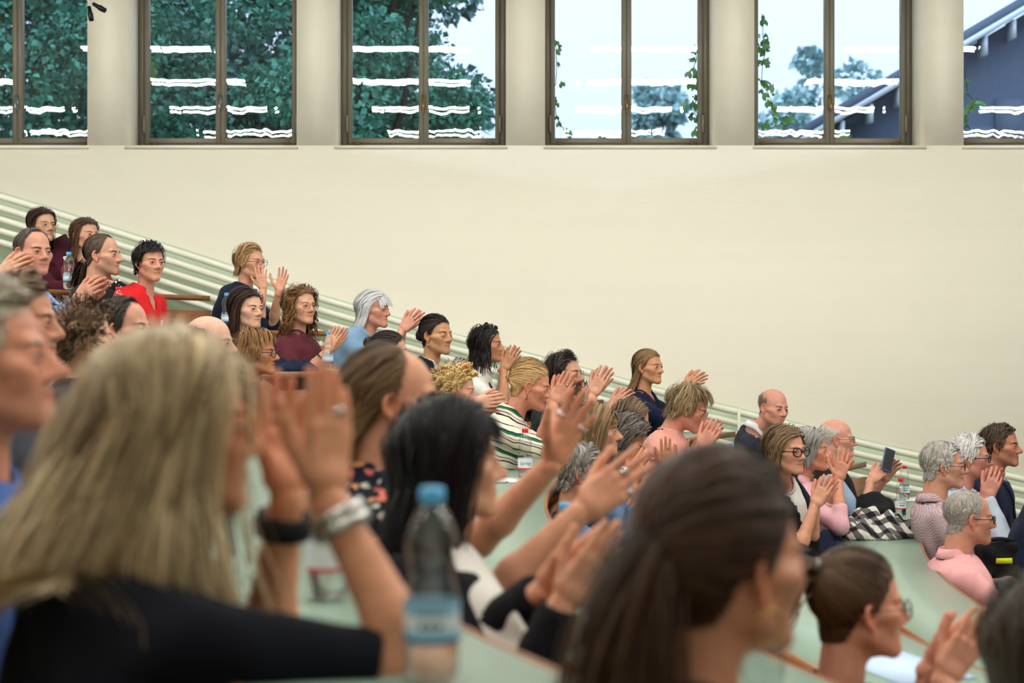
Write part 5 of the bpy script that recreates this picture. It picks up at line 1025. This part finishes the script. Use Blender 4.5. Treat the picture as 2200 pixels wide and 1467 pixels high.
def bottle(label, u, Y, row, cap='blue', full=.5, word=None, z=None, lines=0, hi=18, group=None):
    p = at(u, 0, Y); p[2] = DZ(row) if z is None else z; p = p + (0, 0, .0016); b = empty('water_bottle', p); tag(b, label, 'bottle', group)
    MB().lathe(PROF, hi, p).build('plastic_body', PM['pet'], b)
    zz = .211 * full; wp = [(r * .95, zc + .002) for r, zc in PROF if zc < zz] ; wp = [(0.0, .006)] + wp[1:] + [(wp[-1][0], zz), (0, zz)]; MB().lathe(wp, hi, p).build('water', PM['water'], b)
    MB().lathe([(0, .226), (.0135, .226), (.0150, .224), (.0150, .210), (.0145, .208), (.0130, .208)], 22, p).build('cap', PM['cap_' + cap], b)
    mb = MB(); R = .0331; n = 25; th = np.linspace(0, 2 * np.pi, n); rows = [.046, .052, .062, .080, .088, .094]; Vv = np.stack([np.stack([R * np.cos(th), R * np.sin(th), 0 * th + z_], 1) for z_ in rows]).reshape(-1, 3) + p
    for i in range(5): j = np.arange(n - 1); mb.add(Vv[i * n:(i + 2) * n], np.stack([j, j + 1, n + j + 1, n + j], 1), mi={'blue': (2, 1, 0, 1, 1), 'red': (2, 0, 0, 0, 0)}[cap][i])
    cyl = lambda dz, a0=-np.pi / 2: (lambda c: p + np.stack([(R + .0005) * np.cos(a0 + c[:, 0] / R), (R + .0005) * np.sin(a0 + c[:, 0] / R), dz + c[:, 1]], 1))
    if word: text_mesh(word, .020, mb, cyl(.066), 3)
    if lines:
        for dz, sz, w in ((.064, .0075, 3), (.080, .004, 7)):
            for k in range(w): c0 = (k - (w - 1) / 2) * sz * 1.35; c = np.array([(c0 - sz / 2, 0), (c0 + sz / 2, 0), (c0 + sz / 2, sz), (c0 - sz / 2, sz)]); mb.add(cyl(dz)(c), [(0, 1, 2, 3)], mi=3)
    mb.build('label', [PM['lab_w'], PM['lab_b'], PM['lab_d' if cap == 'blue' else 'lab_r'], PM['lab_d']], b); return b
bottle('blue capped water bottle behind the balding man in light blue', 148, 8.55, -3)
bottle('red capped water bottle beside the woman in the red top', 254, 7.75, -2, 'red', .6)
bottle('blue capped water bottle before the navy jacket, half hidden by the dark bob', 487, 8.7, -2)
bottle('blue capped water bottle at the clapping hands of the curly haired woman', 704, 8.25, -1, full=.3)
bottle('red capped water bottle before the woman in white t-shirt', 1075, 8.85, 0, 'red', .45)
bottle('blue capped water bottle before the striped polo shirt', 1107, 6.95, 1, full=.35)
bottle('red capped bottle with handwritten style label before the striped polo', 1128, 6.4, 1, 'red', .12, 'Spring')
bottle('blue capped water bottle beside the dark suit', 1572, 8.4, 2)
bottle('farther of two red capped bottles by the checked scarf', 1943, 9.3, 3, 'red', .5, lines=1)
bottle('nearer of two red capped bottles by the checked scarf', 1935, 8.45, 3, 'red', .35, lines=1)
bottle('big blurred blue capped bottle in front, beside the black bob', 928, 1.68, 0, full=.24, lines=1, hi=40)
bottle('blue capped bottle behind the outstretched bare arms', 1214, 3.46, 1)
bottle('red capped bottle behind the forearm of the blonde woman', 705, 2.2, 0, 'red')
q = at(1640, 0, 1.95); MB().box((q[0] - .09, 1.87, DZ(1) + .001), (q[0] + .27, 2.06, DZ(1) + .016)).build('x', PM['paper'], smooth=False); o = bpy.data.objects['x']; o.name = 'notebook'; tag(o, 'pale notebook under the red capped bottle by the ponytail', 'notebook')
bottle('blurred red capped bottle standing on notebook beside the gold hoop earring', 1640, 1.95, 1, 'red', z=DZ(1) + .017, hi=28)

def heap(name, label, cat, c, size, m, seed, folds=5, amp=.35, n=34, yaw=0):
    """crumpled cloth lying on a surface"""
    rng = np.random.default_rng(seed); a = np.linspace(-1, 1, n); A, B = np.meshgrid(a, a, indexing='ij'); r = np.sqrt(A * A + B * B); ang = np.arctan2(B, A)
    edge = 1 + .12 * np.sin(3 * ang + seed) + .07 * np.sin(7 * ang + 2 * seed); s = np.maximum(np.abs(A), np.abs(B)) / np.maximum(r, 1e-6); rr = r * s / 1.0; X = A / np.maximum(s * r, 1e-6) * 0 + A / np.maximum(1, r / np.maximum(rr, 1e-6)) ; 
    k = np.where(r > 0, np.maximum(np.abs(A), np.abs(B)) / np.maximum(r, 1e-6), 1); X, Yv = A * k * edge, B * k * edge; d = np.clip(1 - (X ** 2 + Yv ** 2) / edge ** 2, 0, 1)
    ph = rng.random(6) * 6; h = d ** .45 * (.62 + amp * (np.sin(folds * X + 2 * np.sin(2.2 * Yv + ph[0]) + ph[1]) * .5 + .35 * np.sin(folds * 1.7 * Yv + 2.5 * np.sin(2.6 * X + ph[2]) + ph[3]) + .2 * np.sin(11 * X - 9 * Yv + ph[4])))
    h = np.where(d <= 0, 0, np.maximum(h, .03)); ca, sa = math.cos(yaw), math.sin(yaw); x, y = X * size[0] / 2, Yv * size[1] / 2
    V = np.stack([c[0] + x * ca - y * sa, c[1] + x * sa + y * ca, c[2] + .002 + h * size[2]], -1).reshape(-1, 3); i = np.arange(n - 1)[:, None] * n + np.arange(n - 1)[None]
    mb = MB(); mb.add(V, np.stack([i, i + n, i + n + 1, i + 1], -1).reshape(-1, 4)); o = mb.build(name, m, origin=c); s = o.modifiers.new('thick', 'SOLIDIFY'); s.thickness = .004; tag(o, label, cat); return o
def on(u, Y, row, dz=0): p = at(u, 0, Y); p[2] = DZ(row) + dz; return p
CK = bpy.data.materials.new('black and white checked wool'); CK.use_nodes = True
def _ck():
    nt = CK.node_tree; b = nt.nodes['Principled BSDF']; b.inputs['Roughness'].default_value = .95; tc = nt.nodes.new('ShaderNodeTexCoord'); sx = nt.nodes.new('ShaderNodeSeparateXYZ'); nz = nt.nodes.new('ShaderNodeTexNoise'); nz.inputs['Scale'].default_value = 9; nz.inputs['Detail'].default_value = 3; nt.links.new(tc.outputs['Object'], nz.inputs['Vector']); va = nt.nodes.new('ShaderNodeVectorMath'); va.operation = 'MULTIPLY_ADD'; va.inputs[1].default_value = (.045, .045, .045); nt.links.new(nz.outputs['Color'], va.inputs[0]); nt.links.new(tc.outputs['Object'], va.inputs[2]); nt.links.new(va.outputs[0], sx.inputs[0]); fac = []
    for k, ax in enumerate(('X', 'Y')):
        a = nt.nodes.new('ShaderNodeMath'); a.operation = 'MULTIPLY_ADD'; a.inputs[1].default_value = .8; nt.links.new(sx.outputs['Z'], a.inputs[0]); nt.links.new(sx.outputs[ax], a.inputs[2])
        m = nt.nodes.new('ShaderNodeMath'); m.operation = 'FLOORED_MODULO'; m.inputs[1].default_value = .085; nt.links.new(a.outputs[0], m.inputs[0]); g = nt.nodes.new('ShaderNodeMath'); g.operation = 'GREATER_THAN'; g.inputs[1].default_value = .042; nt.links.new(m.outputs[0], g.inputs[0]); fac.append(g.outputs[0])
    ad = nt.nodes.new('ShaderNodeMath'); ad.operation = 'ADD'; nt.links.new(fac[0], ad.inputs[0]); nt.links.new(fac[1], ad.inputs[1]); dv = nt.nodes.new('ShaderNodeMath'); dv.operation = 'MULTIPLY'; dv.inputs[1].default_value = .5; nt.links.new(ad.outputs[0], dv.inputs[0])
    r = nt.nodes.new('ShaderNodeValToRGB'); r.color_ramp.interpolation = 'CONSTANT'; e = r.color_ramp.elements; e[0].color = (*lin((22, 20, 24)), 1); e[1].position = .3; e[1].color = (*lin((104, 100, 100)), 1); x = e.new(.8); x.color = (*lin((226, 222, 214)), 1); nt.links.new(dv.outputs[0], r.inputs[0]); nt.links.new(r.outputs['Color'], b.inputs['Base Color'])
_ck()
sc_ = heap('scarf', 'black and white checked wool scarf with fringe lying on the green desk', 'scarf', on(1878, 7.6, 3), (.42, .36, .15), CK, 3, 7, .62, n=72, yaw=.2)
mb = MB(); rng = np.random.default_rng(4)
for i in range(16): p = np.array(sc_.location) + (.19 + rng.normal(0, .012), -.02 + rng.normal(0, .035), .022); mb.tube([p, p + (.02, -.005, -.008), p + (.045 + rng.normal(0, .006), rng.normal(-.012, .012), -.019)], [.003, .0025, .0015], 5)
mb.build('fringe', PM['paper'], sc_)
heap('jacket', 'dark navy jacket bundled on the desk beside the checked scarf', 'jacket', on(1776, 7.35, 3, -.06), (.26, .30, .16), PM['navy'], 5, 4, .3)
heap('jacket', 'black jacket lying before the man holding the phone', 'jacket', on(1872, 8.75, 3), (.30, .40, .16), PM['blackc'], 6, 4, .3)
heap('jacket', 'dark blue jacket heaped before the curly haired woman', 'jacket', on(622, 8.15, -1), (.30, .24, .085), PM['navy'], 7, 5, .35)
heap('bag', 'blue cloth bag beside the woman in white t-shirt', 'bag', on(985, 9.1, -1, -.18), (.24, .3, .30), PM['blue'], 8, 4, .3)
heap('scarf', 'pink black and white patterned scarf behind the ponytailed man', 'scarf', on(246, 9.0, -3), (.20, .2, .085), cloth_mat('patterned scarf', ('floral', (30, 24, 30), [(230, 220, 220), (206, 80, 100), (30, 24, 30)], 40)), 9, 5, .4)
def sheet(name, label, cat, u, Y, row, w, d, m, yaw=0, h=.002):
    p = on(u, Y, row, .0016); ca, sa = math.cos(yaw), math.sin(yaw); P = [p + (x * ca - y * sa, x * sa + y * ca, 0) for x, y in ((-w / 2, -d / 2), (w / 2, -d / 2), (w / 2, d / 2), (-w / 2, d / 2))]; return tag(MB().prism(P, (0, 0, h)).build(name, m, smooth=False, origin=p), label, cat)
sheet('paper_sheet', 'pale blue paper sheet on the desk before the girl in glasses', 'paper', 1935, 3.62, 2, .22, .32, PM['bluepaper'], .35)
sheet('paper_sheet', 'white paper sheets at the wall end of the desk with the scarf', 'paper', 1962, 9.35, 3, .24, .2, PM['paper'], .2, .006)
sheet('folder', 'beige folder lying before the curly haired woman', 'folder', 668, 8.3, -1, .26, .2, PM['folder'], .1, .012)
sheet('phone', 'black phone lying beside the beige folder', 'phone', 656, 8.12, -1, .14, .07, MATS['frame_black'], .1, .009)
sheet('paper_sheet', 'white note sheet beside the red capped bottle with handwritten label', 'paper', 1098, 6.35, 1, .15, .21, PM['paper'], .3)
sheet('paper_sheet', 'white paper under the dark pen case at the right edge', 'paper', 2190, 9.0, 4, .24, .3, PM['paper'], .3)
sheet('pen_case', 'slim dark pen case at the right edge of the desk', 'case', 2190, 8.9, 4, .16, .05, PM['navy'], .2, .03)
def pen(label, u, Y, row, m, yaw, L=.14):
    p = on(u, Y, row, .0065); d = np.array((math.cos(yaw), math.sin(yaw), 0)); o = empty('pen', p); tag(o, label, 'pen'); MB().tube([p - d * L / 2, p + d * L * .40], .0048, 9).build('barrel', m, o); MB().tube([p + d * L * .40, p + d * L * .5], [.0046, .001], 9).build('tip', MATS['silver'], o); MB().tube([p - d * L * .46 + (0, 0, .006), p - d * L * .18 + (0, 0, .006)], .0012, 5).build('clip', MATS['silver'], o)
pen('blue pen lying on the desk beside the nearer red capped bottle', 1914, 8.55, 3, PM['cap_blue'], .1); pen('white pen beside the note sheet and water bottles', 1062, 6.2, 1, PM['lab_w'], .5)
# black bag with a yellow strip beside the man in pink
p = at(2140, 1238, 6.75); b = empty('bag', p); tag(b, 'black bag with bright yellow strip beside the man in pink', 'bag'); mb = MB()
V, Q = surfnet(lambda q: np.linalg.norm(np.maximum(np.abs((q - p - (0, 0, .09)) * (1, 1, 1)) - (.05, .05, .05), 0), axis=1) - .035 + .006 * np.sin(q[:, 2] * 60 + q[:, 0] * 30), p - .15, p + (.15, .15, .24), .012); mb.add(V, Q); mb.build('body', PM['blackc'], b)
MB().tube([p + (-.07, -.03, .14), p + (-.06, -.06, .18), p + (.0, -.08, .19), p + (.06, -.06, .18), p + (.07, -.03, .14)], .009, 8).build('handle', PM['blackc'], b); MB().box(p + (-.03, -.092, .075), p + (.045, -.078, .10)).build('strip', PM['yellow'], b, smooth=False)
# phone in the hands of the bald man
p = at(1908, 988, 8.80); R = head_rot(-75, 18, -22); ph = empty('phone', p); tag(ph, 'blue cased phone held up by the man in black vest', 'phone')
V, Q = surfnet(lambda q: np.linalg.norm(np.maximum(np.abs(q) - (.030, .0, .070), 0), axis=1) - .0062, (-.05, -.02, -.09), (.05, .02, .09), .006); fr = lambda a: p + np.asarray(a) @ R.T
MB().add(fr(V), Q).build('case', PM['phone'], ph); MB().add(fr([(-.030, .0066, -.068), (.030, .0066, -.068), (.030, .0066, .068), (-.030, .0066, .068)]), [(0, 1, 2, 3)]).build('screen', MATS['frame_black'], ph, smooth=False)
for sx, sz in ((-.018, .055), (-.018, .036), (-.004, .046)): MB().add(fr(np.stack([sx + .006 * np.cos(np.arange(12) * math.pi / 6), 0 * np.arange(12) - .0072, sz + .006 * np.sin(np.arange(12) * math.pi / 6)], 1)), T=[(0, i, i + 1) for i in range(1, 11)]).build('lens', MATS['frame_black'], ph, smooth=False)
# white panel on the black jacket
def on_garment(info, u, v, lift=.004):
    o = np.array((0, 0, CZ)); d = at(u, v, 1.0) - o; Y = info['H'][1]; t = np.linspace(Y - .6, Y + .4, 260); P = o + t[:, None] * d; s = info['sdf'](P); k = np.argmax(s < 0) if (s < 0).any() else int(np.argmin(s)); return P[k] - nrm(d) * lift
L_ = [(962, 1168), (985, 1230), (1015, 1310), (1058, 1390), (1105, 1470)]; R_ = [(1008, 1160), (1056, 1225), (1098, 1300), (1138, 1372), (1172, 1430)]
A = np.array([on_garment(BOB, *q) for q in L_]); B = np.array([on_garment(BOB, *q) for q in R_]); C = np.array([on_garment(BOB, (a[0] + b[0]) / 2, (a[1] + b[1]) / 2, .008) for a, b in zip(L_, R_)]); V = np.vstack([A, C, B])
o = MB().add(V, [(r * 5 + i, r * 5 + i + 1, r * 5 + i + 6, r * 5 + i + 5) for r in range(2) for i in range(4)]).build('jacket_panel', mat('off white cloth', (214, 208, 200), .85), BOB['root']); s = o.modifiers.new('sub', 'SUBSURF'); s.levels = s.render_levels = 2; s = o.modifiers.new('thick', 'SOLIDIFY'); s.thickness = .004
# two microphones hanging from the ceiling
for u, v, ang, lb in ((194, 30, 80, 'black microphone hanging straight down from the ceiling beside the windows'), (214, 16, 30, 'black microphone hanging at a tilt beside the other one')):
    p = at(u, v, 9.7); m = empty('hanging_microphone', p); tag(m, lb, 'microphone'); d = np.array((math.cos(math.radians(ang)), 0, -math.sin(math.radians(ang))))
    MB().tube([p - d * .055, p - d * .05, p - d * .01, p + d * .0, p + d * .045, p + d * .05], [.006, .012, .015, .019, .017, .008], 12).build('capsule', M['black'], m)
    t = p - d * .055; e = np.array((t[0] - .05, 9.7, ZT)); MB().tube([t, t - d * .06, (t + e) / 2 + (-.03, 0, -.4), e], .004, 6).build('cable', M['cable'], m)
_tri = sum(len(o.data.polygons) * 2 for o in SC.objects if o.type == 'MESH'); print('TRIS', _tri, 'SCRIPT', round(time.time() - T0, 1))
